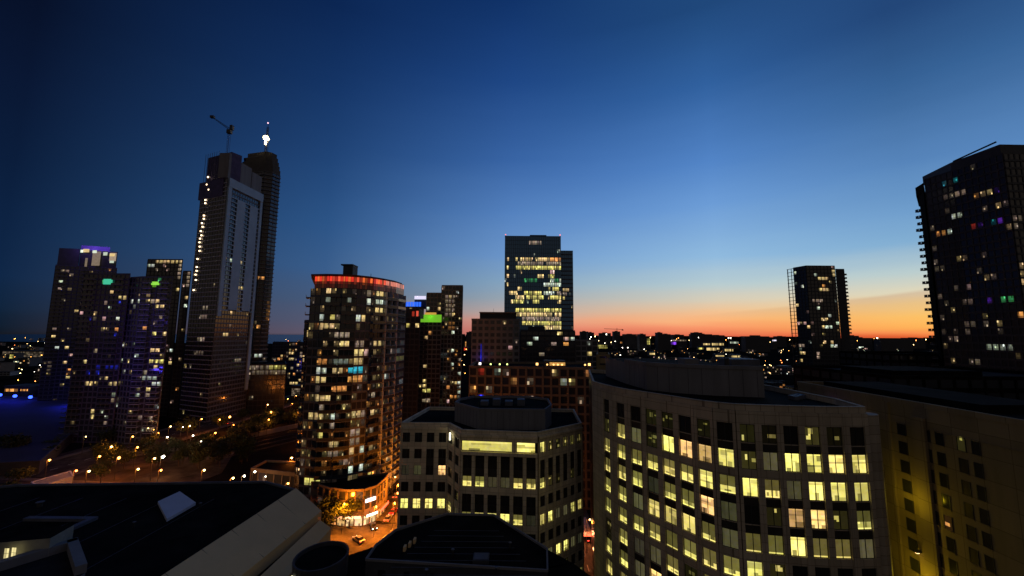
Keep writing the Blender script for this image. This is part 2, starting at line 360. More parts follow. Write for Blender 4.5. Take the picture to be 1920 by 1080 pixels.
class Bld:
    def __init__(s, name, label, cat, poly, z0, z1, wall, group=None, roofm=None, near=False, core=None, parapet=0.9):
        cx = sum(p[0] for p in poly) / len(poly); cy = sum(p[1] for p in poly) / len(poly)
        s.root = empty(name, (cx, cy, z0), label, cat, group)
        s.poly, s.z0, s.z1, s.wall, s.near = poly, z0, z1, wall, near
        s.mb = MB(); s.wins = []; s.rnd = random.Random(label)
        s.mb.prism(poly, z0, z1, core or wall, roofm or roofdark)
        s.roofm = roofm or roofdark
        if parapet:
            r = MB(); n = len(poly)
            for i in range(n):
                A, B = poly[i], poly[(i + 1) % n]
                L = math.dist(A, B)
                if L < 0.3: continue
                u = ((B[0] - A[0]) / L, (B[1] - A[1]) / L); nn = (u[1], -u[0])
                r.slab(A, u, nn, 0, L, -0.35, 0.12 + 0.003 * (i % 2), z1 + 0.004, z1 + parapet + 0.004 * (i % 2), wall)
            r.build('parapet', s.root)
    def facing(s, A, B):
        L = math.dist(A, B); u = ((B[0] - A[0]) / L, (B[1] - A[1]) / L); n = (u[1], -u[0])
        mx, my = (A[0] + B[0]) / 2, (A[1] + B[1]) / 2
        d = math.hypot(mx, my)
        return (-(mx * n[0] + my * n[1]) / d) > -0.05
    def face(s, A, B, z0=None, z1=None, fh=3.0, bay=3.0, pier=0.5, pd=0.25, band=0.8, bd=0.15, nb=None, cells=(4, 3), rows=None,
             win_w=None, pierm=None, bandm=None, tag_='', skip=None, frame=False):
        z0 = s.z0 if z0 is None else z0; z1 = s.z1 if z1 is None else z1
        L = math.dist(A, B); u = ((B[0] - A[0]) / L, (B[1] - A[1]) / L); n = (u[1], -u[0])
        nb = nb or max(1, round(L / bay)); bw = L / nb
        pierm = pierm or s.wall; bandm = bandm or s.wall
        if rows is None:
            nf = max(1, int(round((z1 - z0) / fh))); h = (z1 - z0) / nf
            rows = [(z0 + i * h + band, z0 + (i + 1) * h) for i in range(nf)]
            if band:
                for i in range(nf): s.mb.slab(A, u, n, 0, L, -0.02, bd, z0 + i * h, z0 + i * h + band, bandm)
        if pier:
            for k in range(nb + 1):
                a = k * bw; a0 = max(0, a - pier / 2); a1 = min(L, a + pier / 2)
                s.mb.slab(A, u, n, a0, a1, -0.02, pd, z0, z1 - 0.02, pierm)
        for r, (za, zb) in enumerate(rows):
            for k in range(nb):
                if skip and skip(r, k): continue
                m = pier / 2 if win_w is None else (bw - win_w) / 2
                a0, a1 = k * bw + m, (k + 1) * bw - m
                c = (A[0] + u[0] * (a0 + a1) / 2, A[1] + u[1] * (a0 + a1) / 2, (za + zb) / 2)
                px, py, dep = proj(c)
                view = Vector((c[0], c[1], c[2] - 60)).normalized()
                area = (a1 - a0) * (zb - za) * max(0.0, -(view.x * n[0] + view.y * n[1])) / dep ** 2
                if not (-30 < px < 1950 and -30 < py < 1110): area *= 1e-4
                s.wins.append(dict(A=A, u=u, n=n, a0=a0, a1=a1, z0=za, z1=zb, px=px, py=py, area=area, cells=cells, r=r, k=k, tag=tag_, frame=frame))
        return s
    def lit(s, spots):
        for sp_ in spots:
            x, y, w, h, key, st = (list(sp_) + [None] * 6)[:6]
            w = w or 5; h = h or 5; key = key or 'w'; st = st or 1.0
            col = PAL[key]
            hits = []
            for q in s.wins:
                dep = max(1, proj((q['A'][0], q['A'][1], 60))[2]); pit = F * (q['z1'] - q['z0'] + .7) / dep
                bayp = F * (q['a1'] - q['a0']) / dep
                if abs(q['px'] - x) <= max(w / 2, bayp * .45) and abs(q['py'] - y) <= max(h / 2, pit * .5): hits.append(q)
            if not hits:
                q = min(s.wins, key=lambda q: (q['px'] - x) ** 2 + (q['py'] - y) ** 2)
                if (q['px'] - x) ** 2 + (q['py'] - y) ** 2 < 200: hits = [q]
            for q in hits:
                q['st'] = ('f' if st >= 0.5 else 'e', col, st if st >= 0.5 else st * 2)
    def rand(s, p, keys='wwwoc', lo=0.2, hi=1.3, kinds='sse'):
        for q in s.wins:
            if 'st' not in q and s.rnd.random() < p:
                q['st'] = (s.rnd.choice(kinds), PAL[s.rnd.choice(keys)], s.rnd.uniform(lo, hi))
    def add_win(s, mb, q):
        A, u, n = q['A'], q['u'], q['n']; pm = getattr(s, 'pane', None) or (PANE_NEAR if s.near else PANE)
        def P(a, z, d=0.05): return (A[0] + u[0] * a + n[0] * d, A[1] + u[1] * a + n[1] * d, z)
        g = win_cells(q, s.rnd)
        a0, a1, z0, z1 = q['a0'], q['a1'], q['z0'], q['z1']
        if g is None:
            mb.face([P(a0, z0), P(a1, z0), P(a1, z1), P(a0, z1)], pm)
        else:
            ny = len(g); nx = len(g[0])
            for j in range(ny):
                for i in range(nx):
                    x0 = a0 + (a1 - a0) * i / nx; x1 = a0 + (a1 - a0) * (i + 1) / nx
                    y0 = z0 + (z1 - z0) * j / ny; y1 = z0 + (z1 - z0) * (j + 1) / ny
                    mb.face([P(x0, y0), P(x1, y0), P(x1, y1), P(x0, y1)], pm, g[j][i])
        if q['frame']:
            mid = (a0 + a1) / 2
            fm = metal
            for (b0, b1, c0, c1) in ((mid - .05, mid + .05, z0, z1), (a0, a0 + .07, z0, z1), (a1 - .07, a1, z0, z1), (a0 + .07, mid - .05, z1 - .09, z1), (mid + .05, a1 - .07, z0, z0 + .07), (a0 + .07, mid - .05, z0, z0 + .07), (mid + .05, a1 - .07, z1 - .09, z1)):
                mb.slab(A, u, n, b0, b1, 0.05, 0.12, c0, c1, fm)
    def finish(s, wall_name='wall', maxw=100):
        s.mb.build(wall_name, s.root)
        ws = sorted(s.wins, key=lambda q: -(q['area'] * (3 if 'st' in q else 1)))
        ws2 = [q for q in ws if q['area'] > 0]
        ws2.sort(key=lambda q: -q['area'])
        top = ws2[:maxw]; ids = set(id(q) for q in top)
        for q in top:
            mb = MB(); s.add_win(mb, q); mb.build('window', s.root, attr=True)
        rest = [q for q in s.wins if id(q) not in ids]
        if rest:
            mb = MB()
            for q in rest: s.add_win(mb, q)
            tag(mb.build('windows', s.root, attr=True), kind='stuff')
        return s.root

def edges(poly): return [(poly[i], poly[(i + 1) % len(poly)]) for i in range(len(poly))]
def pp(lst, z=60.0): return [(X(px, Y, z), Y) for px, Y in lst]
def off(A, u, n, a, d, z): return (A[0] + u[0] * a + n[0] * d, A[1] + u[1] * a + n[1] * d, z)
def point_light(name, loc, col, watts, rad=0.5, parent=None):
    l = bpy.data.lights.new(name, 'POINT'); l.color = col; l.energy = watts; l.shadow_soft_size = rad
    o = bpy.data.objects.new(name, l); COL.objects.link(o)
    if parent is not None: o.parent = parent; o.location = Vector(loc) - parent.location
    else: o.location = loc
    return o

exec_parts = None
# ------------------------------------------------------------------ ground, water, roads
g = MB()
g.face([(-9000, -400, 0), (9000, -400, 0), (9000, 14000, 0), (-9000, 14000, 0)], groundm)
tag(g.build('ground'), kind='structure')
waterm = mat('lake_water', (0.015, 0.03, 0.05), 0.25, 0.2, 0.01, spec=0.5)
g = MB(); g.face([(-9000, 2300, 0.05), (-900, 2300, 0.05), (-700, 3200, 0.05), (-1200, 13900, 0.05), (-9000, 13900, 0.05)], waterm)
tag(g.build('lake_water'), kind='structure')
def road(name, pts, w, walk=3.0, dash=True):
    g = MB(); k = MB(); p = MB()
    for (x0, y0), (x1, y1) in zip(pts[:-1], pts[1:]):
        L = math.dist((x0, y0), (x1, y1)); u = ((x1 - x0) / L, (y1 - y0) / L); n = (u[1], -u[0]); A = (x0, y0)
        g.face([off(A, u, n, 0, w / 2, 0.06), off(A, u, n, L, w / 2, 0.06), off(A, u, n, L, -w / 2, 0.06), off(A, u, n, 0, -w / 2, 0.06)], darkasphalt if name in ('park', 'cross') else asphalt)
        for sgn in (-1, 1):
            a, b = sorted((sgn * w / 2, sgn * (w / 2 + walk)))
            k.slab(A, u, n, 0, L, a, b, 0.0, 0.15, paving)
        a = 2.0
        while dash and a < L - 4:
            p.face([off(A, u, n, a, 0.1, 0.064), off(A, u, n, a + 3, 0.1, 0.064), off(A, u, n, a + 3, -0.1, 0.064), off(A, u, n, a, -0.1, 0.064)], paint)
            a += 7
    tag(g.build('road'), kind='structure'); tag(k.build('pavement'), kind='structure')
    if dash: tag(p.build('road_marking'), kind='structure')
road('park', [(-200, 175), (-196, 620)], 26, 4)
road('cross', [(-330, 178), (-40, 148)], 14, 3)
g = MB(); g.face([(-222, 186, .05), (-128, 158, .05), (-124, 182, .05), (-140, 214, .05), (-222, 224, .05)], darkasphalt); tag(g.build('road'), kind='structure')
# crossing in front of the shops
g = MB(); g.face([(-75, 100, 0.07), (-25, 96, 0.07), (-22, 130, 0.07), (-30, 137, 0.07), (-75, 134, 0.07)], asphalt); tag(g.build('road'), kind='structure')
road('behind', [(-34, 137), (-30, 420)], 9, 2.5)
road('between', [(19.6, 60), (24, 420)], 7, 2)
g = MB()
for i in range(9): g.box(-66 + i * 1.1, -65.4 + i * 1.1, 126, 130, 0.074, 0.078, paint)
for i in range(12): g.box(-52 + i * 1.1, -51.4 + i * 1.1, 108, 112, 0.074, 0.078, paint)
for i in range(10): g.box(-31, -27, 112 + i * 1.1, 112.6 + i * 1.1, 0.074, 0.078, paint)
for x0, y0, x1, y1 in ((-64, 122, -34, 116), (-60, 113, -40, 109), (-44, 100, -36, 134), (-52, 100, -48, 118)):
    L = math.dist((x0, y0), (x1, y1)); u = ((x1-x0)/L, (y1-y0)/L); n = (u[1], -u[0]); a = 0
    while a < L - 2: g.face([off((x0, y0), u, n, a, .09, .076), off((x0, y0), u, n, a + 2, .09, .076), off((x0, y0), u, n, a + 2, -.09, .076), off((x0, y0), u, n, a, -.09, .076)], paint); a += 4
tag(g.build('road_marking'), kind='structure')
g = MB(); g.box(-62, -48, 118.0, 119.2, 0.071, 0.22, paving); g.box(-46, -38, 104, 106, 0.071, 0.22, paving); tag(g.build('traffic_island'), kind='structure')

# ================================================================== BUILDINGS
# ---- big curved office (right of centre)
RZ = 48.4
front = [(1112, 96), (1127, 91.5), (1152, 86), (1179, 82), (1207, 79), (1237, 76), (1268, 73), (1302, 70), (1337, 67.6), (1378, 65.8), (1418, 65.1), (1458, 64.6), (1498, 64.2), (1538, 63.9), (1579, 63.8), (1622, 64)]
fp = pp(front, RZ)
poly = fp + [(fp[-1][0] + 2.0, 72), (fp[-1][0] + 1.5, 112), (24, 128)]
b = Bld('office_building', 'large pale office block with a sweeping concave front and many yellow-lit windows', 'office building', poly, 0, RZ, concrete, near=True, core=coreglass, roofm=roofblack, parapet=1.0)
Lmat = [
 '...pp.p.Pp.Pp.', 'PMDpBOOBPDBBBB', 'MMMMMMBMBMDBBB', 'MMMdMMOD.POOPM', 'MMDBBBMDmmBmmD', 'MMMMmMMMBP....', 'pMdDMpMP......', 'MMDOMB........', 'MMMmDPd.......', 'DmMDmMD.......', 'MMDm.MM.......']
KINDC = {'B': ('B', PAL['y'], 1.35), 'O': ('B', (1.0, 0.62, 0.20), 1.3), 'M': ('M', PAL['y'], 1.15), 'm': ('m', PAL['y'], 0.9), 'D': ('D', (1.0, 0.92, 0.40), 1.0), 'd': ('D', (1.0, 0.95, 0.5), 0.4), 'P': ('P', PAL['y'], 1.0), 'p': ('P', PAL['y'], 0.22)}
def put_state(bld, matrix, colof):
    for q in bld.wins:
        c = colof(q)
        if c is None: continue
        r = q['r']
        if 0 <= r < len(matrix) and 0 <= c < len(matrix[r]) and matrix[r][c] in KINDC: q['st'] = KINDC[matrix[r][c]]
edg = list(zip(fp[:-1], fp[1:]))
rowc = [60 - 15.0 - 4.0 * r for r in range(11)]
for ei, (A, B) in enumerate(edg):
    if ei == 0:
        L = math.dist(A, B); u = ((B[0]-A[0])/L, (B[1]-A[1])/L); n = (u[1], -u[0])
        b.mb.slab(A, u, n, 0, L, -.02, .3, 0, RZ - .02, concrete); continue
    col_i = ei - 1
    L = math.dist(A, B); u = ((B[0]-A[0])/L, (B[1]-A[1])/L); n = (u[1], -u[0])
    right = col_i >= 8
    rows = []
    for r, zc in enumerate(rowc):
        if right and r >= 6: continue
        rows.append((zc - 1.4, zc + 1.35))
    b.face(A, B, z0=0, z1=RZ, nb=1, pier=0, rows=rows, win_w=min(L - 0.9, 2.45), cells=(7, 10), frame=True, tag_=str(col_i))
    hp = (L - min(L - 0.9, 2.45)) / 2
    b.mb.slab(A, u, n, 0, hp, -.02, .42, 0, RZ - .02, concrete); b.mb.slab(A, u, n, L - hp, L, -.02, .42, 0, RZ - .02, concrete)
    b.mb.slab(A, u, n, hp, L - hp, -.02, .36, RZ - 2.0, RZ - .03, concrete)      # fascia
    prevz = rowc[0] - 1.4
    for r in range(len(rows)):
        zt = rows[r][0]; zb = rows[r + 1][1] if r + 1 < len(rows) else (0 if not right else zt - 1.3)
        if r in (0, 2, 3, 6): # dark double-height spandrel: thin sill only
            b.mb.slab(A, u, n, hp, L - hp, -.02, .16, zt - .14, zt, concrete)
            b.mb.slab(A, u, n, hp, L - hp, -.02, .12, zb, zt - .14, spandrel)
        else: b.mb.slab(A, u, n, hp, L - hp, -.02, .30, zb, zt, concrete)
    if right:
        b.mb.slab(A, u, n, hp, L - hp, -.02, .10, 0, 60 - 15 - 20 - 2.7, concrete)
        b.mb.slab(A, u, n, hp, L - hp, .10, .9, 17.5, 18.1, concrete)
put_state(b, Lmat, lambda q: int(q['tag']))
root_L = b.finish()
# right-hand rounded end bay
r = MB(); ex, ey = fp[-1]
r.tube((ex + 1.2, ey + 1.6, 0), (ex + 1.2, ey + 1.6, RZ - .3), 1.7, 1.7, concrete, 14); r.build('corner_column', root_L)
pent = [(1172, 100), (1212, 89), (1265, 84.5), (1340, 81), (1432, 79)]
pf = pp(pent, 52); ppoly = pf + [(pf[-1][0] + 3, 98), (40, 116), (27, 118)]
r = MB(); r.prism(ppoly, RZ + .01, 53.6, greywall, roofblack)
for A, B in zip(pf[:-1], pf[1:]):
    L = math.dist(A, B); u = ((B[0]-A[0])/L, (B[1]-A[1])/L); n = (u[1], -u[0])
    r.slab(A, u, n, 0, L, -.3, .15, 53.604, 54.3, greywall)
    k = 2.5
    while k < L: r.slab(A, u, n, k, k + .06, 0, .03, RZ + .1, 53.5, darkwall); k += 2.5
pobj = r.build('penthouse', root_L)
r = MB(); r.box(46, 52, 86, 92, 53.61, 55.2, slate); r.box(38, 41, 90, 94, 53.61, 55.0, greywall); r.tube((44, 84, 53.6), (44, 84, 55.6), .5, .5, metal, 10); r.build('roof_unit', pobj)
r = MB()
for i in range(5): r.box(52 + i * 1.3, 52.8 + i * 1.3, 76 + i, 78 + i, RZ + .01, RZ + .7, slate)
r.build('roof_vents', root_L)

# ---- small bay-fronted office
KZ = 37.2
kf = [(752, 104), (842, 104), (866, 97), (1008, 95), (1090, 105)]
kp = pp(kf, KZ)
poly = kp + [(kp[-1][0] + 1.0, 124), (kp[0][0] + 2.5, 126)]
b = Bld('office_building', 'smaller pale office block with a projecting bay front, left of the concave one', 'office building', poly, 0, KZ, cream, near=True, core=coreglass, roofm=roofblack, parapet=0.9)
cols = [4, 2, 6, 6]
Kmat = [
 ['....', '..', 'WWWWWW', 'BPpPPp'], ['....', '..', '......', '......'], ['dD.O', '..', 'MMDDMM', 'MPp.p.'], ['....', '..', '......', '......'],
 ['BBBB', 'MD', 'MBBBMd', 'BBDDBB'], ['....', '..', '......', '......'], ['BP..', '..', 'MMDM.B', 'MDBBDd'], ['....', '..', '......', '..dp..'], ['.dP.', 'P.', 'DM.MMB', '..PBBM']]
wrow = [60 - 25.4 - 3.88 * r for r in range(9)]
for fi, (A, B) in enumerate(zip(kp[:-1], kp[1:])):
    L = math.dist(A, B); u = ((B[0]-A[0])/L, (B[1]-A[1])/L); n = (u[1], -u[0]); nb = cols[fi]; bw = L / nb
    ww = bw * (0.62 if fi != 2 else 0.72)
    rows = [(z - 1.15, z + 1.15) for z in wrow]
    sk = (lambda r_, k_: r_ == 0) if fi == 2 else None
    b.face(A, B, z0=0, z1=KZ, nb=nb, pier=0, rows=rows, win_w=ww, cells=(6, 8), frame=True, tag_=str(fi), skip=sk)
    m = (bw - ww) / 2
    if fi == 2:  # wide top-floor glazing
        nb0 = len(b.wins)
        for (f0, f1) in ((0.0, 0.665), (0.725, 0.965)):
            b.wins.append(dict(A=A, u=u, n=n, a0=L * f0 + .15, a1=L * f1, z0=wrow[0] - 1.0, z1=wrow[0] + 1.0, px=930, py=828, area=1, cells=(22 if f0 == 0 else 9, 5), r=99, k=0, tag='2', frame=False, st=('B', PAL['y'], 1.0)))
        b.mb.slab(A, u, n, 0, L, -.02, .33, wrow[0] + 1.15, KZ - .03, cream)
        b.mb.slab(A, u, n, L * .67, L * .72, -.02, .33, wrow[0] - 1.15, wrow[0] + 1.15, cream)
        b.mb.slab(A, u, n, 0, L, -.02, .9, wrow[0] - 1.9, wrow[0] - 1.16, cream)
    for k in range(nb + 1):
        a0 = max(0, k * bw - m); a1 = min(L, k * bw + m)
        b.mb.slab(A, u, n, a0, a1, -.02, .38, 0, KZ - .02 if fi != 2 else wrow[0] - 1.92, cream)
    for r_ in range(9):
        zt = wrow[r_] - 1.15; zb = wrow[r_ + 1] + 1.15 if r_ < 8 else 0
        dark = (r_ == 1) or (fi == 2 and r_ == 3)
        for k in range(nb):
            if fi == 2 and r_ == 0: continue
            tall = dark and (k % 4 in (2, 3) or fi >= 2)
            b.mb.slab(A, u, n, k * bw + m, (k + 1) * bw - m, -.02, .13 if tall else .30, zb, zt, spandrel if tall else cream)
    if fi != 2: b.mb.slab(A, u, n, 0, L, -.02, .33, wrow[0] + 1.15, KZ - .03, cream)
    b.mb.slab(A, u, n, 0, L, .33 if fi == 2 else .38, .55, KZ - .6, KZ - .1, cream)
for q in b.wins:
    if q['r'] == 99: continue
    st = Kmat[q['r']][int(q['tag'])]
    ch = st[min(q['k'], len(st) - 1)]
    if ch in KINDC: q['st'] = KINDC[ch]
root_K = b.finish()
kpent = pp([(853, 110), (898, 101), (1022, 100.5), (1034, 107)], 42)
ppoly = kpent + [(kpent[-1][0], 117), (kpent[2][0] - 3, 121), (kpent[0][0] + 4, 121), (kpent[0][0] + .5, 116)]
r = MB(); r.prism(ppoly, KZ + .01, 41.6, greywall, roofblack)
for A, B in edges(ppoly):
    L = math.dist(A, B); u = ((B[0]-A[0])/L, (B[1]-A[1])/L); n = (u[1], -u[0])
    r.slab(A, u, n, 0, L, -.3, .1, 41.604, 42.2, greywall)
    k = 1.5
    while k < L: r.slab(A, u, n, k, k + .05, 0, .03, KZ + .1, 41.5, darkwall); k += 1.5
pobj = r.build('penthouse', root_K)
r = MB()
for i in range(4): r.box(-8 + i * 3.2, -6 + i * 3.2, 108, 111, 41.61, 42.7 + (i % 2) * .5, slate)
r.build('roof_unit', pobj)
r = MB(); r.tube((-14.6, 100.6, wrow[0] + .2), (-14.6, 100.6, wrow[0] + 1.9), .22, .22, glow('lamp_cool', (1.0, 0.95, 0.6), 3.0)); r.build('wall_lamp', root_K)

# ---- beige residential slab on the right
MZ = 49.2
poly = [(63.4, 40), (82, 40), (82, 93), (64.6, 93)]
poly = [(82, 38), (82, 93), (64.4, 93), (62.6, 38)]
b = Bld('apartment_building', 'long blank beige apartment wall with paired small dark windows at the right edge', 'apartment building', poly, 0, MZ, beige, near=True, roofm=roofblack, parapet=0.8)
A, B = (64.4, 93), (62.6, 38)
L = math.dist(A, B); u = ((B[0]-A[0])/L, (B[1]-A[1])/L); n = (u[1], -u[0])
colpx = [(1667, 1.35), (1713, .78), (1736, 1.0), (1776, 1.0), (1803, .93)]
wy = [(63.3 * 760 / (p - 960), w) for p, w in colpx] + [(76, 1.3), (84, 1.3)]
zrows = [45.2 - 2.95 * i for i in range(15)]
for ci, (yy, w) in enumerate(wy):
    a = 93 - yy
    for ri, zc in enumerate(zrows):
        c = (A[0] + u[0] * a, A[1] + u[1] * a, zc)
        px, py, dep = proj(c)
        b.wins.append(dict(A=A, u=u, n=n, a0=a - w / 2, a1=a + w / 2, z0=zc - .95, z1=zc + .95, px=px, py=py, area=0.01 if 0 < py < 1080 else 1e-6, cells=(3, 4), r=ri, k=ci, tag='', frame=False))
        b.mb.slab(A, u, n, a - w / 2 - .12, a + w / 2 + .12, 0, .14, zc - 1.1, zc - .955, beige)
        b.mb.slab(A, u, n, a - w / 2 - .09, a - w / 2, 0, .10, zc - .953, zc + .95, metal)
        b.mb.slab(A, u, n, a + w / 2, a + w / 2 + .09, 0, .10, zc - .953, zc + .95, metal)
for (y0, y1) in ((62.2, 66.6),):
    a0, a1 = 93 - 65.9, 93 - 63.8
    b.mb.slab(A, u, n, a0, a1, 0, .5, 0, MZ - 1.5, beige)
for zz in (MZ - 3.2,): b.mb.slab(A, u, n, 0, L, 0, .09, zz, zz + .12, beige)
b.mb.slab(A, u, n, 93 - 70.4, 93 - 70.0, 0, .3, 0, MZ - .1, beige)
b.lit([(1667, 808, 9, 14, 'd', .55), (1663, 843, 5, 10, 'y', .8), (1712, 823, 6, 12, 'd', .5), (1713, 861, 8, 10, 'y', .9), (1734, 833, 7, 8, 'c', .5), (1735, 870, 7, 9, 'c', .6), (1775, 842, 10, 20, 'y', .7), (1799, 845, 10, 20, 'y', .6), (1778, 884, 9, 9, 'y', .5), (1801, 892, 9, 9, 'y', .9), (1671, 932, 12, 8, 'o', .3), (1740, 964, 8, 6, 'd', .5), (1781, 986, 10, 6, 'o', .5), (1807, 1007, 10, 22, 'o', .3)])
for q in b.wins:
    if 'st' in q: q['st'] = ('P', q['st'][1], q['st'][2] * 1.5)
root_M = b.finish()
r = MB(); r.prism([(68, 60), (80, 60), (80, 90), (68, 90)], MZ + .01, 50.4, roofblack, roofblack); r.build('penthouse', root_M)
r = MB(); wl = (64.05, 82.0, 46.0); r.box(63.6, 64.15, 81.7, 82.3, 45.2, 46.8, glow('lamp_purple', (0.35, 0.12, 1.0), 1.4)); r.build('wall_lamp', root_M)
point_light('purple_wall_light', (63.0, 82, 46), (0.4, 0.2, 1), 25, .3, root_M)
r = MB(); r.box(63.4, 64.2, 74.6, 75.0, 45.5, 46.0, glow('lamp_warm', (1, .62, .25), 4)); r.build('wall_lamp', root_M)
r = MB(); r.box(62.6, 63.5, 66.6, 67.0, 27.0, 27.3, metal); r.box(62.7, 63.1, 66.65, 66.95, 26.9, 27.0, glow('lamp_warm', (1, .62, .25), 4)); r.build('flood_lamp', root_M)
point_light('facade_flood', (60.4, 66.6, 35), (1.0, .74, .02), 210, .6, root_M)
point_light('facade_flood', (60.4, 66.2, 24), (1.0, .74, .02), 330, .6, root_M)

# ---- dark masses behind the slab
def darkblock(label, x0, x1, y0, y1, z, w=darkwall, spots=(), p=.02, fh=3.2, bay=4, extra=None, cells=(3, 2), name='apartment_building', cat='apartment building'):
    poly = [(x0, y0), (x1, y0), (x1, y1), (x0, y1)]
    b = Bld(name, label, cat, poly, 0, z, w)
    for A, B in edges(poly):
        if b.facing(A, B): b.face(A, B, z0=max(0, z - fh * int(z / fh)), fh=fh, bay=bay, pier=.6, band=1.2, cells=cells)
    b.rand(p, 'wod', .1, .7); b.lit(spots)
    rt = b.finish()
    if extra:
        r = MB()
        for (a0, a1, c0, c1, zz) in extra: r.box(a0, a1, c0, c1, z + .01, zz, w)
        r.build('roof_unit', rt)
    return rt
darkblock('black low block with a stepped roof behind the beige apartment wall', 96, 150, 104, 140, 49.5, roofblack, [(1860, 700, 5, 5, 'd', .5)], extra=[(104, 128, 112, 130, 51)])
darkblock('dark mid-rise between the two right-hand towers', 168, 230, 182, 210, 52, roofblack, [(1650, 705, 5, 5, 'd', .4)], extra=[(196, 214, 188, 200, 53.5)])

# ---- red-crowned condominium
EZ = 0
ef = [(582, 142), (610, 141), (640, 141.5), (668, 143.5), (695, 147), (718, 152), (738, 158), (753, 166)]
ep = pp(ef, 70)
epoly = ep + [(X(751, 186, 70), 186), (-64, 192), (X(590, 176, 70), 176), (X(583, 150, 70), 150)]
etop = 60 + 107.0 / 760 * 142
b = Bld('condominium_tower', 'round-fronted condominium tower with a glowing red band round its roof', 'apartment tower', epoly, 0, 75.6, darkwall, roofm=roofblack, parapet=0)
nfl = 25; fh = 75.6 / nfl
def e_state_face(A, B, nb, t): b.face(A, B, z0=0, z1=75.6, fh=fh, nb=nb, pier=.22, pd=.18, band=.75, bd=.14, cells=(4, 3), tag_=t, pierm=slate, bandm=slate)
eed = list(zip(ep[:-1], ep[1:]))
for i, (A, B) in enumerate(eed): e_state_face(A, B, max(1, round(math.dist(A, B) / 1.9)), str(i))
e_state_face(epoly[-1], epoly[0], 4, 'L'); e_state_face(epoly[-2], epoly[-1], 8, 'L')
ES = [(614,548,5,5,'w'),(710,552,15,6,'w'),(709,565,13,8,'c',.8),(712,577,5,6,'w'),(707,590,17,9,'w'),(603,588,15,8,'c',.6),(619,588,6,8,'y',.8),(610,613,30,8,'w',.7),(676,601,12,6,'c',.8),(682,602,5,6,'w'),(705,637,10,7,'d',.9),(705,649,14,9,'w',.8),(642,636,22,6,'d',.9),(640,648,10,6,'d',.6),(672,648,20,6,'d',.7),(674,659,17,7,'w'),(670,672,21,7,'o',.7),(671,685,20,7,'w',.7),(665,695,26,5,'t',.8),(665,709,26,8,'o',.75),(605,673,24,7,'o',.5),(635,674,28,7,'c',.25),(601,697,22,6,'c',.7),(635,697,22,6,'w',.6),(605,711,17,8,'w',.9),(635,722,28,8,'o',.8),(689,662,6,6,'k',.8),(730,658,6,5,'d',.9),(744,670,12,6,'y',.8),(700,742,14,8,'d',.9),(596,747,18,5,'w',.7),(599,759,10,5,'d',.8),(664,770,20,7,'w',.5),(697,766,9,7,'w'),(697,779,9,7,'w'),(592,772,32,9,'w',.6),(597,785,18,7,'w',.6),(682,782,6,8,'w'),(682,768,5,8,'d',.8),(621,798,14,7,'d',.9),(664,807,14,6,'d',.9),(661,821,26,10,'d',.5),(626,835,22,8,'w',.6),(623,848,24,6,'d',.7),(601,821,6,5,'y'),(656,848,6,6,'w',.7),(648,873,18,10,'d',.6),(737,829,7,8,'y',.6),(724,857,7,7,'w'),(689,881,8,14,'y',.6),(720,893,7,5,'w'),(696,804,6,8,'d',.8),(620,561,4,4,'c',.3),(680,842,4,4,'c'),(656,567,5,5,'c',.3),(693,552,4,7,'d',.5),(694,565,4,4,'c'),(742,655,4,4,'c'),(724,704,4,4,'c'),(744,716,4,4,'c'),(640,640,5,4,'w'),(651,640,5,4,'w'),(750,613,8,8,'d',.7),(748,637,8,9,'c',.35),(617,748,4,4,'c'),(623,776,4,4,'c'),(610,750,3,3,'w'),(655,872,4,4,'c'),(677,868,4,4,'c'),(585,899,32,8,'y',.9)]
b.lit(ES); b.rand(.30, 'wwodwd', .08, .6, 'ssse')
for q in b.wins:
    if 'st' not in q and q['py'] > 680 and b.rnd.random() < .14: q['st'] = (b.rnd.choice('sse'), PAL[b.rnd.choice('wwodo')], b.rnd.uniform(.3, 1.0))
for q in b.wins:
    if q.get('st') and q['st'][0] == 'f' and q['st'][2] > .7: q['st'] = ('f', q['st'][1], q['st'][2] * 1.0)
root_E = b.finish()
# recessed crown storey, red-lit, with its roof plate
inner = [(x * .992, y + 1.0) for x, y in epoly]
redg = MB(); rnd = random.Random(3)
redm = PANE
crown = MB(); crown.prism(inner, 75.62, 80.2, darkwall, roofblack)
for i in range(len(inner) - 4):
    A, B = inner[i], inner[i + 1]
    L = math.dist(A, B); u = ((B[0]-A[0])/L, (B[1]-A[1])/L); n = (u[1], -u[0]); k = 0
    while k < L - .2:
        e = min(L, k + .95)
        cc = rnd.choice([(1, .04, .02), (1, .06, .02), (.8, .03, .015), (1, .10, .04), (1, .16, .03)]) if i < 5 else (.9, .25, .16)
        for (z0, z1, s_) in ((75.9, 77.4, .05), (77.4, 78.3, .16), (78.3, 80.0, 1.0)):
            v = s_ * rnd.choice((.25, .5, .8, 1.0))
            redg.face([off(A, u, n, k + .05, .06, z0), off(A, u, n, e - .05, .06, z0), off(A, u, n, e - .05, .06, z1), off(A, u, n, k + .05, .06, z1)], redm, tuple(c * v for c in cc))
        k += .95
cr_o = crown.build('crown_storey', root_E); redg.build('lit_band', cr_o, attr=True)
rp = MB(); outer = [(x * 1.004, y - .3) for x, y in epoly]; rp.prism(outer, 80.21, 80.7, mat('dark_red_fascia', (.12, .03, .03), .6), roofblack); rp.build('roof', root_E)
rp = MB(); x0, x1 = X(646, 158, 80), X(664, 158, 80); rp.box(x0, x1, 156, 161, 80.71, 86.3, darkwall); rp.box(x0 - .8, x1 + .1, 155.6, 161, 86.3, 86.8, darkwall); rp.build('stair_tower', root_E)
rp = MB(); rp.tube((X(695, 155, 80), 155, 80.7), (X(695, 155, 80), 155, 83), .12, .08, metal); rp.tube((X(672, 155, 80), 155, 80.7), (X(672, 155, 80), 155, 82.4), .12, .08, metal); rp.build('antenna', root_E)
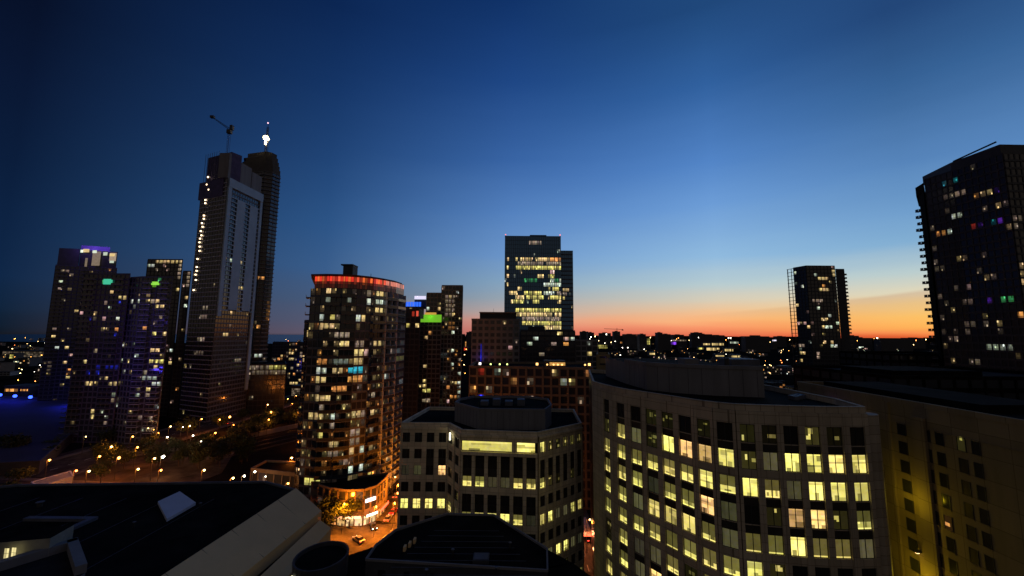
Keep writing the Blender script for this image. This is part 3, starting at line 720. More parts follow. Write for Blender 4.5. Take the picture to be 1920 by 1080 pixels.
# balconies: curved slabs with glass rails, one part per storey
for fl in range(1, nfl):
    z = fl * fh
    mbk = MB()
    for i, (A, B) in enumerate(eed):
        if i in (0, 3):
            if mbk.f: mbk.build('balcony', root_E); mbk = MB()
            continue
        L = math.dist(A, B); u = ((B[0]-A[0])/L, (B[1]-A[1])/L); n = (u[1], -u[0])
        d = 1.5 if i not in (5, 6) else 1.9
        mbk.slab(A, u, n, .1, L - .1, .2, d, z - .12 + .002 * i, z + .08 + .002 * i, slate)
        mbk.slab(A, u, n, .1, L - .1, d - .06, d - .02, z + .12, z + 1.05, railmat)
        mbk.slab(A, u, n, .1, L - .1, d - .10, d + .02, z + 1.05, z + 1.12, white if i in (5, 6) else metal)
        if i in (5, 6):
            for kk in (0.1, L / 2, L - .25): mbk.slab(A, u, n, kk, kk + .15, .2, d - .12, z + .08, z + fh - .14, white)
    mbk.build('balcony', root_E); mbk = MB()
    A, B = epoly[-1], epoly[0]; L = math.dist(A, B); u = ((B[0]-A[0])/L, (B[1]-A[1])/L); n = (u[1], -u[0])
    if fl > 4: mbk.slab(A, u, n, 0.5, L - 1, .2, 1.6, z - .12, z + .08, slate); mbk.slab(A, u, n, .5, L - 1, 1.55, 1.6, z + .1, z + 1.0, railmat); mbk.build('balcony', root_E)
# blue light strip on the left flank of the tower + lower wing
bl = MB()
for i in range(13):
    z = 33 + i * 1.9; bl.box(X(585 - i * .1, 148, z) - .5, X(585, 148, z) + .3, 147.2, 147.6, z, z + 1.2, glow('lamp_blue_dim', (.02, .03, 1), .55))
# lower wing left of the tower
wpoly = pp([(571, 152), (583, 149.5)], 60) + [(-74, 172), (-84, 172)]
b = Bld('apartment_building', 'narrow dark wing with a vertical blue light strip against the red-crowned tower', 'apartment building', wpoly, 0, 64, darkwall, roofm=roofblack)
b.face(wpoly[0], wpoly[1], fh=3.05, bay=1.6, pier=.2, band=.7, cells=(3, 2)); b.face(wpoly[3], wpoly[0], fh=3.05, bay=2.5, pier=.3, band=.7, cells=(3, 2))
b.rand(.06, 'wo', .2, .9); b.lit([(577, 624, 4, 7, 'w'), (566, 632, 5, 5, 'o'), (570, 665, 4, 4, 'w')])
rw = b.finish()
for ch in [bl]:
    o = ch.build('light_strip', rw)
point_light('blue_strip_light', (X(578, 146, 45), 145.5, 45), (.05, .08, 1), 90, .4, rw)
# podium with shops
pf = [(596, 138.5), (618, 135.5), (650, 134), (682, 134.5), (706, 138), (722, 145)]
pq = pp(pf, 8); ppoly = pq + [(pq[-1][0] + 1, 151), (-62, 141.5), (pq[0][0] - 2, 141.5)]
ppoly = pq + [(pq[-1][0] - .5, 150), (-66, 140.6), (pq[0][0] - .5, 140.6)]
b = Bld('shop_building', 'brown brick shop podium with neon-lit storefronts at the foot of the red-crowned tower', 'shop building', ppoly, 0, 10.6, brick, roofm=roofblack, parapet=.6)
for i, (A, B) in enumerate(zip(pq[:-1], pq[1:])):
    L = math.dist(A, B); nb = max(2, round(L / 2.6))
    b.face(A, B, z0=4.4, z1=10.4, fh=3, nb=nb, pier=.55, pd=.3, band=.55, bd=.2, cells=(3, 3))
    b.face(A, B, z0=0, z1=4.1, fh=4.1, nb=nb, pier=.35, pd=.25, band=.35, bd=.1, cells=(4, 4), rows=[(.3, 3.0)], tag_='shop')
for q in b.wins:
    if q['tag'] == 'shop': q['st'] = ('B', b.rnd.choice([PAL['o'], (1, .65, .3), (1, .55, .2)]), b.rnd.uniform(.7, 1.6))
    elif b.rnd.random() < .25: q['st'] = ('e', PAL['d'], .4)
root_P = b.finish()
neon = [((1, .08, .05), 2.2), ((1, .35, .15), 2.0), ((1, .6, .35), 2.0), ((1, .9, .75), 2.4), ((1, .12, .06), 2.2)]
for i, (A, B) in enumerate(zip(pq[:-1], pq[1:])):
    L = math.dist(A, B); u = ((B[0]-A[0])/L, (B[1]-A[1])/L); n = (u[1], -u[0])
    c, s_ = neon[i]
    r = MB(); r.slab(A, u, n, .2, L - .2, .3, 1.5, 3.15, 3.3, brick); r.slab(A, u, n, .3, L - .3, 1.5, 1.62, 3.0, 3.75, glow('neon_%d' % i, c, s_)); r.build('shop_sign', root_P)
r = MB(); A, B = pq[3], pq[4]; L = math.dist(A, B); u = ((B[0]-A[0])/L, (B[1]-A[1])/L); n = (u[1], -u[0])
r.slab(A, u, n, .4, L - .6, .35, .6, 7.0, 8.0, glow('sign_white', (1, .85, .8), 2.5)); r.build('wall_sign', root_P)
for (px, w) in ((600, 700), (625, 500), (655, 600), (690, 800), (714, 500)):
    p = at_z(px, 955, 3.2); point_light('shop_front_light', (p.x, p.y - 1.0, 3.6), (1, .25, .05), w * .8, .5, root_P)
# low shed left of podium
lw = pp([(470, 166), (592, 158)], 5)
b = Bld('low_building', 'low pink-lit shop row left of the red-crowned tower', 'shop building', lw + [(lw[1][0], 172), (lw[0][0], 176)], 0, 6.5, brick, roofm=roofblack)
b.face(lw[0], lw[1], z0=.2, z1=6, fh=5.8, bay=4, pier=.5, band=1.2, cells=(3, 3)); b.rand(.35, 'ok', .1, .5, 'P'); b.lit([(584, 898, 30, 8, 'y', .9)]); b.finish()

# ---- small generator for plain towers
def tower(name, label, poly, z1, wall, spots, p=.05, keys='wwoc', fh=3.0, bay=3.0, pier=.5, band=.8, group=None, cat='apartment tower', z0=0, core=None, cells=(3, 2), extra=(), hi=1.1, pierm=None, bandm=None, pd=.25, bd=.15, parapet=.9, kinds='sse', roofm=None, balc=(), balm=None):
    b = Bld(name, label, cat, poly, z0, z1, wall, group=group, core=core, parapet=parapet, roofm=roofm)
    for A, B in edges(poly):
        if b.facing(A, B): b.face(A, B, fh=fh, bay=bay, pier=pier, band=band, cells=cells, pierm=pierm, bandm=bandm, pd=pd, bd=bd)
    b.lit(spots); b.rand(p, keys, .15, hi, kinds)
    rt = b.finish()
    for (fi, f0, f1, dd) in balc:
        A, B = poly[fi], poly[fi + 1]; L = math.dist(A, B); u = ((B[0]-A[0])/L, (B[1]-A[1])/L); n = (u[1], -u[0])
        nf_ = max(1, round((z1 - z0) / fh)); h_ = (z1 - z0) / nf_
        for k in range(2, nf_):
            z = z0 + k * h_; r = MB(); r.slab(A, u, n, L * f0, L * f1, .1, dd, z - .1, z + .1, balm or greywall)
            r.slab(A, u, n, L * f0, L * f1, dd - .08, dd - .02, z + .12, z + 1.05, railmat); r.slab(A, u, n, L * f0, L * f1, dd - .1, dd + .01, z + 1.06, z + 1.13, balm or greywall); r.build('balcony', rt)
    for ex in extra:
        r = MB(); kind = ex[0]
        if kind == 'box': r.prism(ex[1], ex[2], ex[3], ex[4], roofblack); r.build(ex[5] if len(ex) > 5 else 'penthouse', rt)
    return rt

# ---- dark glass office tower in the centre
hp_ = pp([(946, 380), (1052, 380)], 110); HX0, HX1 = hp_[0][0], hp_[1][0]
hz = Z(1000, 444, 380)
b = Bld('office_tower', 'dark glass office tower with yellow-lit floors alone in the middle of the skyline', 'office tower', [(HX0, 380), (HX1, 380), (HX1, 415), (HX0, 415)], 0, hz, glassblue, core=glassblue, parapet=.8, roofm=roofblack)
b.face((HX0, 380), (HX1, 380), fh=4.0, nb=26, pier=.25, pd=.15, band=.55, bd=.1, cells=(3, 2), pierm=metal, bandm=glassblue)
HS = [(1004, 458, 26, 4, 'd', .8), (952, 485, 8, 7, 'w'), (952, 500, 6, 5, 'w'), (1012, 485, 88, 7, 'w', .9), (1040, 485, 20, 7, 'o', .9), (1012, 493, 84, 5, 'd', .35), (1010, 500, 84, 5, 'y', .9), (1037, 508, 7, 6, 'k', 1.2), (1013, 515, 10, 5, 'w'), (1034, 520, 14, 6, 'y', .8), (1045, 526, 30, 7, 'c', .45), (1038, 532, 36, 6, 'c', .35), (1042, 529, 8, 7, 'g', .6), (1045, 540, 36, 6, 'y', .8), (995, 529, 22, 4, 'g', .15), (976, 539, 8, 4, 'w'), (952, 521, 4, 4, 'w'), (952, 533, 4, 4, 'w'), (963, 546, 14, 5, 'w'), (1000, 546, 34, 6, 'y', .95), (1028, 547, 20, 5, 'c', .9), (1050, 548, 12, 4, 'd', .9), (975, 555, 18, 5, 'w'), (1004, 555, 34, 5, 'y', .8), (1045, 555, 24, 5, 'y'), (960, 562, 8, 4, 'w', .8), (973, 562, 20, 5, 'y', .9), (1005, 562, 16, 5, 'y', .9), (1056, 563, 5, 5, 'w', 1.2), (1010, 583, 88, 6, 'y', .95), (1008, 591, 84, 5, 'w', .9), (1015, 600, 74, 5, 'd', .8), (1020, 606, 80, 6, 'y', .8), (1045, 613, 55, 6, 'w'), (1060, 591, 6, 6, 'w', 1.2)]
b.lit(HS); b.pane = PANE_BLUE
for q in b.wins:
    if q.get('st'):
        if b.rnd.random() < .07: del q['st']
        else: q['st'] = (b.rnd.choice('fffe'), q['st'][1], q['st'][2] * b.rnd.uniform(.8, 1.9))
b.rand(.02, 'wc', .2, .7)
root_H = b.finish()
r = MB(); x0, x1 = X(1050, 381, 130), X(1074, 385, 130); r2 = Bld
b = Bld('office_tower', 'slimmer dark glass slab attached to the right of the lit central office tower', 'office tower', [(HX1 + .01, 384), (x1, 384), (x1, 415), (HX1 + .01, 415)], 0, Z(1063, 471, 384), glassblue, core=glassblue, parapet=.6, roofm=roofblack)
b.face((HX1 + .01, 384), (x1, 384), fh=4.0, nb=6, pier=.3, band=1.2, bd=.3, cells=(3, 2), bandm=slate); b.pane = PANE_BLUE; b.lit([(1060, 540, 10, 6, 'w', .8), (1060, 548, 6, 4, 'd', .8), (1058, 563, 8, 5, 'y')]); b.rand(.04, 'wc', .2, .6); b.finish()
r = MB(); r.box(HX0 + 12, HX0 + 34, 384, 400, hz + .01, hz + 1.6, darkwall); r.box(HX0 + 24, HX0 + 40, 383, 395, hz + 1.6, hz + 2.6, darkwall); r.build('penthouse', root_H)
for xx in (HX0 + .6, HX1 - .6):
    r = MB(); r.tube((xx, 380.8, hz + .8), (xx, 380.8, hz + 1.8), .15, .15, metal); r.box(xx - .4, xx + .4, 380.4, 381.2, hz + 1.8, hz + 2.5, glow('lamp_red', (1, .18, .12), 2.5)); r.build('warning_lamp', root_H)

# ---- stepped beige apartments below the glass tower
def xy(px, Y, z=60): return (X(px, Y, z), Y)
IZ = Z(930, 585, 200)
p1 = TQ(897, 968, 200, 225)
zb = Z(930, 601, 198)
b = Bld('apartment_building', 'stepped grey apartment block with a blue-lit corner and a set-back top floor', 'apartment building', TQ(884, 974, 198, 230), 0, zb, greywall)
b.face(*[xy(884, 198), xy(974, 198)], fh=3.1, bay=2.9, pier=1.0, band=1.3, cells=(3, 2)); b.lit([(952, 651, 5, 7, 'k', .5)]); b.rand(.03, 'wd', .2, .6)
ri = b.finish()
r = MB(); r.prism([xy(899, 200.5), xy(968, 200.5), (X(968, 200), 226), (X(899, 200), 226)], zb + .02, IZ - .5, darkwall, roofblack)
r.prism([xy(898, 199.5), xy(969, 199.5), (X(969, 200), 227), (X(898, 200), 227)], IZ - .49, IZ, greywall, roofblack); r.build('penthouse', ri)
r = MB(); r.tube((X(925, 205), 205, IZ), (X(925, 205), 205, IZ + 2), .08, .05, metal); r.build('antenna', ri)
# vertical blue lamp
r = MB(); xb = X(902, 197, 55); r.box(xb - .15, xb + .15, 197.3, 197.6, Z(902, 680, 197.5), Z(902, 645, 197.5), glow('lamp_blue_faint', (.03, .04, 1), .35)); r.build('light_strip', ri)
point_light('blue_corner_light', (xb, 195.5, Z(902, 670, 196)), (.06, .08, 1), 60, .3, ri)
zt = Z(1030, 622, 232)
tower('apartment_building', 'dark terraced apartment block with scattered warm lights in front of the glass tower', TQ(976, 1078, 232, 262), zt, darkwall,
      [(1002, 633, 4, 8, 'c'), (990, 644, 4, 4, 'c', .9), (1042, 648, 8, 8, 'd', .9), (1059, 647, 6, 5, 'o', 1.2), (1057, 637, 4, 5, 'k'), (1068, 637, 3, 6, 'c', .6), (1021, 668, 12, 4, 'd', .7), (1055, 622, 4, 4, 'w')], p=.02, bay=3.4, band=1.1, extra=[('box', TQ(990, 1022, 236, 250), zt + .01, zt + 3, darkwall)])
zt2 = Z(1100, 640, 236)
tower('apartment_building', 'lower brown block stepping down right of the terraced apartments', TQ(1079, 1120, 236, 262), zt2, greywall, [(1105, 668, 4, 4, 'w'), (1102, 662, 4, 4, 'w')], p=.03, bay=3.4)
tower('apartment_building', 'plain beige end-wall block right of the brick grid building', TQ(1118, 1142, 178, 200), Z(1130, 668, 178), beige, [], p=.0, bay=8, pier=2.5, band=2.2)
# brick grid block
JZ = Z(1000, 692, 150)
jp = [xy(880, 152, 48), xy(1112, 148, 48), (X(1112, 148, 48) + 2, 176), (X(880, 152, 48), 176)]
b = Bld('apartment_building', 'brown brick mid-rise with a regular grid of square windows behind the smaller pale office', 'apartment building', jp, 0, JZ, brick, roofm=roofblack)
b.face(jp[0], jp[1], fh=3.15, nb=15, pier=.75, pd=.4, band=.75, bd=.25, cells=(3, 2))
b.lit([(1052, 718, 8, 7, 'c', .4), (1065, 721, 5, 5, 'w'), (990, 714, 4, 5, 'd'), (921, 725, 4, 5, 'd'), (994, 741, 10, 8, 'd', .8), (1093, 758, 6, 6, 'd', .7), (965, 719, 14, 5, 'o', 1.0), (889, 727, 10, 6, 'o', 1.1), (906, 739, 5, 5, 'b', 1.5), (1035, 704, 16, 5, 'w', .8), (1113, 706, 10, 6, 'o', 1.0), (950, 702, 8, 5, 'd', .8), (939, 701, 4, 4, 'c', .5), (904, 702, 6, 6, 'r', .9)])
b.rand(.04, 'wdd', .1, .4)
for q in b.wins:
    if q.get('st') and q['st'][0] == 'f': q['st'] = (b.rnd.choice('sse'), q['st'][1], q['st'][2] * .9)
rj = b.finish()
for px in (1007, 1026, 1038, 1046, 1054, 1097, 1105, 920, 937, 900, 951):
    x = X(px, 154, 49); r = MB(); k = 'lamp_terrace_o' if px > 990 else ('sign_white' if px == 900 else 'lamp_terrace_y')
    r.tube((x, 154, JZ + .01), (x, 154, JZ + 1.1), .06, .06, metal); sz = .42 if px in (1007, 1105, 900) else .26
    r.box(x - sz, x + sz, 153.8, 154.2, JZ + 1.1, JZ + 1.1 + sz * 2, glow(k, (1, .5, .15) if px > 990 else (.75, .9, .25), 3.0)); r.build('terrace_lamp', rj)
r = MB(); r.box(X(1020, 158, 49), X(1060, 158, 49), 157, 163, JZ + .01, JZ + 2.6, darkwall)
r.box(X(1030, 158, 49), X(1059, 158, 49), 156.9, 157.0, JZ + .8, JZ + 2.0, glow('lounge_glow', (1, .55, .15), .45)); r.build('roof_lounge', rj)

# ---- cluster right of the red-crowned tower
tower('condominium_tower', 'slim grey condominium tower, tallest of the cluster right of the red-crowned one', TQ(826, 866, 270, 290), Z(846, 537, 270), greywall,
      [(843, 560, 20, 12, 'd', .6), (842, 560, 8, 4, 'w', .5), (844, 575, 20, 30, 'd', .5), (844, 610, 14, 12, 'o', .3), (850, 587, 4, 4, 'w', .9), (847, 624, 4, 4, 'c'), (850, 655, 4, 4, 'c'), (850, 687, 5, 5, 'c'), (839, 722, 5, 5, 'o'), (854, 717, 4, 4, 'w'), (857, 731, 6, 10, 'c', .9), (850, 741, 18, 5, 'o', .8), (839, 751, 6, 5, 'k'), (861, 700, 3, 5, 'c'), (861, 715, 3, 5, 'c'), (860, 676, 3, 5, 'd')], balc=[(0, .60, .96, 1.6)], p=.14, bay=2.5, keys='wcod', hi=.8, extra=[('box', TQ(840, 862, 274, 286), Z(846, 537, 270) + .01, Z(846, 533, 270), greywall)])
tower('condominium_tower', 'flat-topped grey condominium tower tucked between the slim tower and the green-lit one', TQ(798, 825.5, 277, 300), Z(812, 551, 277), greywall,
      [(805, 579, 8, 4, 'c'), (825, 579, 5, 4, 'w')], p=.03, bay=2.6)
zg = Z(807, 603, 255)
rg = tower('condominium_tower', 'grey condominium tower with a bright green glowing parapet', TQ(787, 827, 255, 272), zg, greywall,
      [(804, 623, 8, 5, 'o', .8), (801, 631, 10, 5, 'w', .8), (826, 627, 5, 10, 'w', .7), (783, 652, 4, 4, 'c'), (825, 669, 5, 5, 'c', .9), (799, 691, 5, 6, 'w'), (799, 716, 5, 5, 'w'), (796, 724, 8, 4, 'w'), (799, 730, 10, 5, 'y', .8), (824, 713, 4, 4, 'c'), (782, 690, 7, 8, 'd', .8), (831, 741, 8, 5, 'o'), (824, 751, 6, 4, 'w'), (799, 754, 10, 5, 'd', .8), (781, 763, 8, 6, 'd', .9)], balc=[(0, .05, .35, 1.5)], p=.05, bay=2.5)
r = MB(); a, c = xy(788, 254.7), xy(827, 254.7); r.box(a[0], c[0], 254.4, 254.8, zg - .4, Z(807, 590, 255), glow('lamp_green', (.25, .80, .04), .5)); r.build('lit_parapet', rg)
point_light('green_parapet_light', (a[0] + 6, 252, zg + 3), (.3, 1, .1), 90, .4, rg)
r = MB(); a, c = xy(795, 258), xy(815, 258); r.box(a[0], c[0], 259, 262, zg + .9, Z(800, 588, 258) + .8, glow('lit_lantern_room', (1, .5, .1), .5)); r.build('roof_lounge', rg)
zf = Z(770, 596, 222)
rf = tower('condominium_tower', 'dark condominium tower with a red-lit roof terrace beside the red-crowned one', TQ(752, 786, 222, 245), zf, darkwall,
      [(764, 615, 5, 6, 'w'), (769, 615, 4, 6, 'y', .8), (779, 615, 9, 5, 'w', .9), (755, 615, 4, 6, 'w')], p=.025, bay=2.5)
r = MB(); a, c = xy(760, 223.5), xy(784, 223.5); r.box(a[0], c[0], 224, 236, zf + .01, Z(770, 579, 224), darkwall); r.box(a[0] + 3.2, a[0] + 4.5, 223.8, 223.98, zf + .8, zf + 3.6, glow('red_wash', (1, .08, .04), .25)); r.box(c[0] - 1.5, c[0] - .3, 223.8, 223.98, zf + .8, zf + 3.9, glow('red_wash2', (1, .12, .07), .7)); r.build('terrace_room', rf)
zq = Z(775, 577, 300)
rq = tower('condominium_tower', 'distant condominium tower topped by a bright blue lit storey and a white lit one', TQ(759, 793, 300, 320), zq, darkwall, [], p=.03, bay=2.8)
r = MB()
for i in range(6):
    a, c = X(760.5 + i * 5, 301, 80), X(764.5 + i * 5, 301, 80); r.box(a, c, 300.2, 300.6, zq + .4, Z(775, 566, 300), glow('lamp_blue', (.03, .16, 1), 1.0))
r.build('lit_storey', rq)
r = MB(); a, c = xy(775, 306), xy(797, 306); r.box(a[0], c[0], 306, 316, zq + .01, Z(786, 562, 306), darkwall); r.box(a[0], c[0] - .2, 305.6, 305.9, Z(786, 561, 306), Z(786, 555, 306), glow('white_storey', (.85, .8, 1), .9)); r.build('upper_storey', rq)

# ---- left cluster
za = Z(140, 468, 330)
ra = tower('condominium_tower', 'leftmost tall condominium tower with a violet-lit crown and pale lit penthouse', [xy(108, 330, 125), xy(222, 345, 125), xy(220, 372, 125), xy(112, 365, 125)], Z(150, 500, 335), bluewall,
   [(121,507,12,5,'d',.7),(118,530,6,5,'c',.8),(116,542,6,5,'d',.9),(143,581,14,6,'w',.8),(158,589,5,5,'k'),(134,514,6,6,'d',.4),(102,618,10,6,'d',.7),(99,631,8,5,'w'),(126,649,5,5,'w'),(108,653,5,5,'c'),(137,664,4,4,'k',.6),(126,678,10,5,'w'),(130,692,12,5,'o'),(127,706,15,5,'w',.8),(134,734,4,4,'d'),(90,686,8,20,'d',.3)], balc=[(0, .02, .22, 1.6), (0, .42, .60, 1.6)], p=.05, bay=3.0, keys='wdo', hi=.7)
zb0 = Z(150, 500, 335)
r = MB(); r.prism([xy(110, 332, 125), xy(149, 335, 125), xy(149, 355, 125), xy(113, 352, 125)], zb0 + .01, Z(130, 466, 334), bluewall, roofdark); r.build('upper_block', ra)
r = MB(); r.prism([xy(150.5, 336, 125), xy(220, 345, 125), xy(219, 362, 125), xy(152, 355, 125)], zb0 + .01, Z(180, 470, 340), darkwall, roofdark); up_ = r.build('crown_storey', ra)
r = MB()
for (px, py, w, h, c, s_) in [(162,470,12,6,'w',.7),(154,471,5,5,'c',1.2),(180,485,20,26,'d',.5),(178,472,8,5,'c',.9),(162,492,6,16,'d',.45),(212,482,14,15,'d',.9),(211,478,10,5,'w',.8),(198,476,8,6,'c',.6),(210,491,8,4,'c',.7)]:
    a = at_y(px - w / 2, py + h / 2, 335.4 + max(0, (px - 150) * .13)); c2 = at_y(px + w / 2, py - h / 2, a.y)
    r.box(a.x, c2.x, a.y - .35, a.y - .1 - .01 * (px % 7), a.z, c2.z, PANE, tuple(v * s_ for v in PAL[c]))
r.build('lit_glazing', up_, attr=True)
r = MB(); r.prism([xy(152, 338, 130), xy(206, 345, 130), xy(204, 354, 130), xy(155, 348, 130)], Z(180, 470, 340) + .01, Z(175, 461, 340), mat('violet_canopy', (.25, .18, .6), .6), roofdark); r.build('canopy', ra)
point_light('violet_crown_light', (X(165, 334, 130), 330, Z(165, 457, 332)), (.35, .2, 1), 2600, .6, ra)
point_light('violet_crown_light', (X(192, 338, 130), 334, Z(192, 462, 336)), (.35, .2, 1), 1800, .6, ra)
zc = Z(200, 517, 232)
rb = tower('condominium_tower', 'dark blue-washed condominium tower with a teal lamp on its roof corner', TQ(158, 243, 228, 256, 90), zc, bluewall,
   [(201,528,16,8,'g',.5),(154,554,4,4,'b',1.5),(213,551,10,5,'w'),(227,562,16,6,'w',.9),(198,569,12,5,'d',.8),(193,601,6,5,'k',.6),(224,596,5,5,'c'),(239,601,7,6,'w',.9),(223,621,6,5,'o',.9),(161,673,5,5,'w'),(179,654,4,4,'d'),(157,589,5,5,'k'),(244,661,5,5,'w'),(240,651,5,5,'w'),(208,690,24,9,'b',.35),(182,694,10,14,'b',.25),(198,707,7,7,'w',.9),(170,714,8,4,'w',.9),(164,723,7,6,'w'),(217,722,20,6,'w',.7),(213,752,10,5,'d',.8),(177,767,6,6,'w'),(172,786,8,8,'w',.8),(241,757,6,6,'w',.8),(225,792,10,5,'d'),(199,797,5,4,'d')], balc=[(0, .05, .30, 1.6), (0, .66, .92, 1.6)], p=.07, bay=2.6, keys='wcdbw', hi=.8)
point_light('blue_wash', (X(172, 206, 35), 206, 38), (.10, .06, 1), 2300, 1, rb)
point_light('blue_wash', (X(198, 206, 62), 206, 66), (.12, .06, 1), 2200, 1, rb)
point_light('violet_wash', (X(130, 300, 90), 306, 95), (.30, .16, 1), 1800, 1, ra)
zc2 = Z(285, 521, 226)
rb2 = tower('condominium_tower', 'pale grey condominium tower with a green lamp beneath its roof, right of the blue-washed one', [xy(244, 230, 90), xy(268, 226, 90), xy(324, 226, 90), xy(322, 250, 90), xy(246, 256, 90)], zc2, slate,
   [(250,565,5,4,'c',.9),(261,565,6,4,'c',.6),(282,566,5,5,'d'),(296,566,4,4,'w'),(299,575,14,6,'w',.8),(303,592,5,6,'c',.9),(296,600,14,6,'d',.5),(274,617,14,6,'o',.8),(290,625,12,6,'y'),(310,625,6,6,'w'),(285,658,5,5,'w'),(300,658,6,6,'w'),(290,675,16,5,'y',.9),(305,675,7,6,'y'),(269,697,12,6,'d'),(268,710,12,8,'c',.5),(285,709,14,5,'c',.6),(296,719,18,7,'c',.8),(292,684,5,5,'w'),(290,531,13,6,'l',.5),(296,516,14,8,'g',.3),(277,735,8,6,'d'),(260,781,12,8,'d',.6),(278,735,5,5,'w'),(307,753,4,4,'w'),(262,741,8,5,'c',.6),(280,780,8,6,'d')], balc=[(1, .08, .40, 1.6), (1, .62, .94, 1.6)], balm=white, p=.11, bay=2.7, keys='wcdcw', hi=.9)
r = MB(); r.box(X(283, 225, 88), X(297, 225, 88), 225.3, 225.7, Z(290, 534, 225), Z(290, 528, 225), glow('lamp_lime', (.35, .9, .08), .8)); r.build('wall_lamp', rb2)
r = MB(); r.box(X(193, 227, 88), X(209, 227, 88), 227.2, 227.6, Z(200, 533, 227), Z(200, 523, 227), glow('lamp_teal', (.08, .8, .45), .6)); r.build('wall_lamp', rb)
tower('condominium_tower', 'dark condominium tower with a warm lit rim round its roof behind the pale one', TQ(277, 342, 300, 325, 112), Z(310, 488, 300), darkwall,
   [(315,490,52,5,'w',.7),(285,496,12,6,'c',.7),(338,510,7,28,'d',.9),(334,541,5,6,'w'),(340,563,8,6,'k'),(334,609,8,8,'d'),(336,622,5,5,'d'),(321,654,5,5,'c'),(334,643,6,6,'c',.8),(329,682,9,5,'o'),(320,680,4,4,'w')], p=.06, bay=3.0, keys='wkd', hi=.7)
tower('apartment_tower', 'slender tower with a column of orange lights at the foot of the unfinished skyscraper', TQ(343.5, 358, 296, 320, 104), Z(352, 510, 296), darkwall,
   [(354,524,6,30,'d',.8),(349,576,5,6,'c'),(348,560,4,4,'w'),(357,683,6,5,'w'),(357,709,12,9,'o',.9),(357,720,6,6,'w'),(354,730,5,5,'w'),(354,739,5,5,'w'),(356,755,10,10,'w',.8),(352,700,4,4,'o')], p=.05, bay=3.0, keys='wko', hi=.7)

# ---- twin skyscrapers under construction
Dz = Z(428, 300, 280)
P0 = xy(430, 280, 180); P1 = xy(493, 316, 180); P2 = xy(381, 292, 180); P3 = (X(385, 335, 180), 335)
P4 = (X(490, 345, 100), 345)
dpoly = [P2, P0, P1, P4, P3]
b = Bld('skyscraper', 'tallest unfinished skyscraper with white floor slabs, twin pale panels and a string of work lamps', 'skyscraper', dpoly, 0, Dz - 14, slate, core=coreglass, roofm=roofdark)
zt_ = Dz - 14
L = math.dist(P0, P1); u = ((P1[0]-P0[0])/L, (P1[1]-P0[1])/L); n = (u[1], -u[0])
nf = 54; fhD = zt_ / nf
b.face(P0, P1, fh=fhD, nb=14, pier=.25, pd=.2, band=.9, bd=.3, cells=(3, 2), pierm=slate, bandm=slate)
b.face(P2, P0, fh=fhD, nb=10, pier=.25, pd=.2, band=.45, bd=.35, cells=(3, 2), pierm=darkwall, bandm=white)
paleP = mat('pale_tower_panel', (.30, .42, .58), .6, .1, .1)
for (f0, f1, zlo, zhi, d) in ((0.0, .09, .42, 1.0, 1.3), (.27, .50, .45, .93, .9), (.64, .88, .45, .93, .9), (.93, 1.0, .1, 1.0, 1.2)):
    b.mb.slab(P0, u, n, L * f0, L * f1, .25, d, zt_ * zlo, zt_ * zhi, paleP)
for k in range(int(nf * .45), nf - 3):
    for (f0, f1) in ((.09, .27), (.50, .64), (.88, .93)): b.mb.slab(P0, u, n, L * f0, L * f1, .25, 1.0, k * fhD, k * fhD + .7, paleP)
b.mb.slab(P0, u, n, 0, L, -.02, 1.5, zt_ - 5.5, zt_ + .9, paleP)
b.lit([(385,578,14,6,'d',.8),(383,593,14,6,'d',.5),(379,640,14,6,'d',.4),(376,663,14,6,'d',.4),(449,538,8,7,'w',.7),(451,493,9,8,'w',.9),(432,490,5,6,'c'),(435,588,6,6,'w'),(458,582,6,12,'w',.8),(423,625,8,6,'w',.9),(445,673,16,9,'d',.6),(440,673,5,8,'d',.8),(433,610,6,5,'d',.4),(380,640,5,3,'d')])
b.rand(.012, 'wd', .15, .5)
rD = b.finish()
# upper steps: parapet block along the front, netted scaffold on the left
r = MB()
for i in range(3):
    a0, a1 = L * (i * .33), L * (i * .33 + .31)
    r.slab(P0, u, n, a0, a1, -8, -.3, zt_ + .95, zt_ + 19.5 - i * 2.2, greywall)
r.build('mechanical_block', rD)
r = MB(); w0, w1 = P2, P0; Lw = math.dist(w0, w1); uw = ((w1[0]-w0[0])/Lw, (w1[1]-w0[1])/Lw); nw = (uw[1], -uw[0])
r.slab(w0, uw, nw, 2, Lw - 1, -9, -1.5, zt_ + .95, zt_ + 21, netting); r.slab(w0, uw, nw, -1.5, Lw - 4, -12, .8, zt_ - 12, zt_ + .9, netting)
for k in range(7): r.tube((w0[0] + uw[0] * (2 + k * 2.6), w0[1] + uw[1] * (2 + k * 2.6) - .3, zt_ + 1), (w0[0] + uw[0] * (2 + k * 2.6), w0[1] + uw[1] * (2 + k * 2.6) - .3, zt_ + 23), .12, .12, metal)
r.build('scaffold', rD)
lampm = glow('work_lamp', (1, .72, .42), 5.0)
dots = [(392,334),(390,348),(395,358),(388,377),(388,383),(386,406),(386,412),(382,420),(384,427),(380,435),(382,443),(379,449),(378,456),(379,464),(379,472),(375,487),(374,502),(374,509),(372,516),(373,526),(369,545)]
for (px, py) in dots:
    Y = 291.5 - (px - 381) * .12
    p = at_y(px + 4, py, Y); r = MB()
    A_ = Vector((P2[0], P2[1], 0)); t = (p.x - P2[0]) * uw[0] + (p.y - P2[1]) * uw[1]; t = max(.6, min(Lw, t))
    q = off(P2, uw, nw, t, .75, p.z)
    r.box(q[0] - .42, q[0] + .42, q[1] - .25, q[1] + .25, q[2] - .42, q[2] + .42, lampm); r.box(q[0] - .08, q[0] + .08, q[1] + .25, q[1] + .6, q[2] - .08, q[2] + .08, metal)
    r.build('work_lamp', rD)
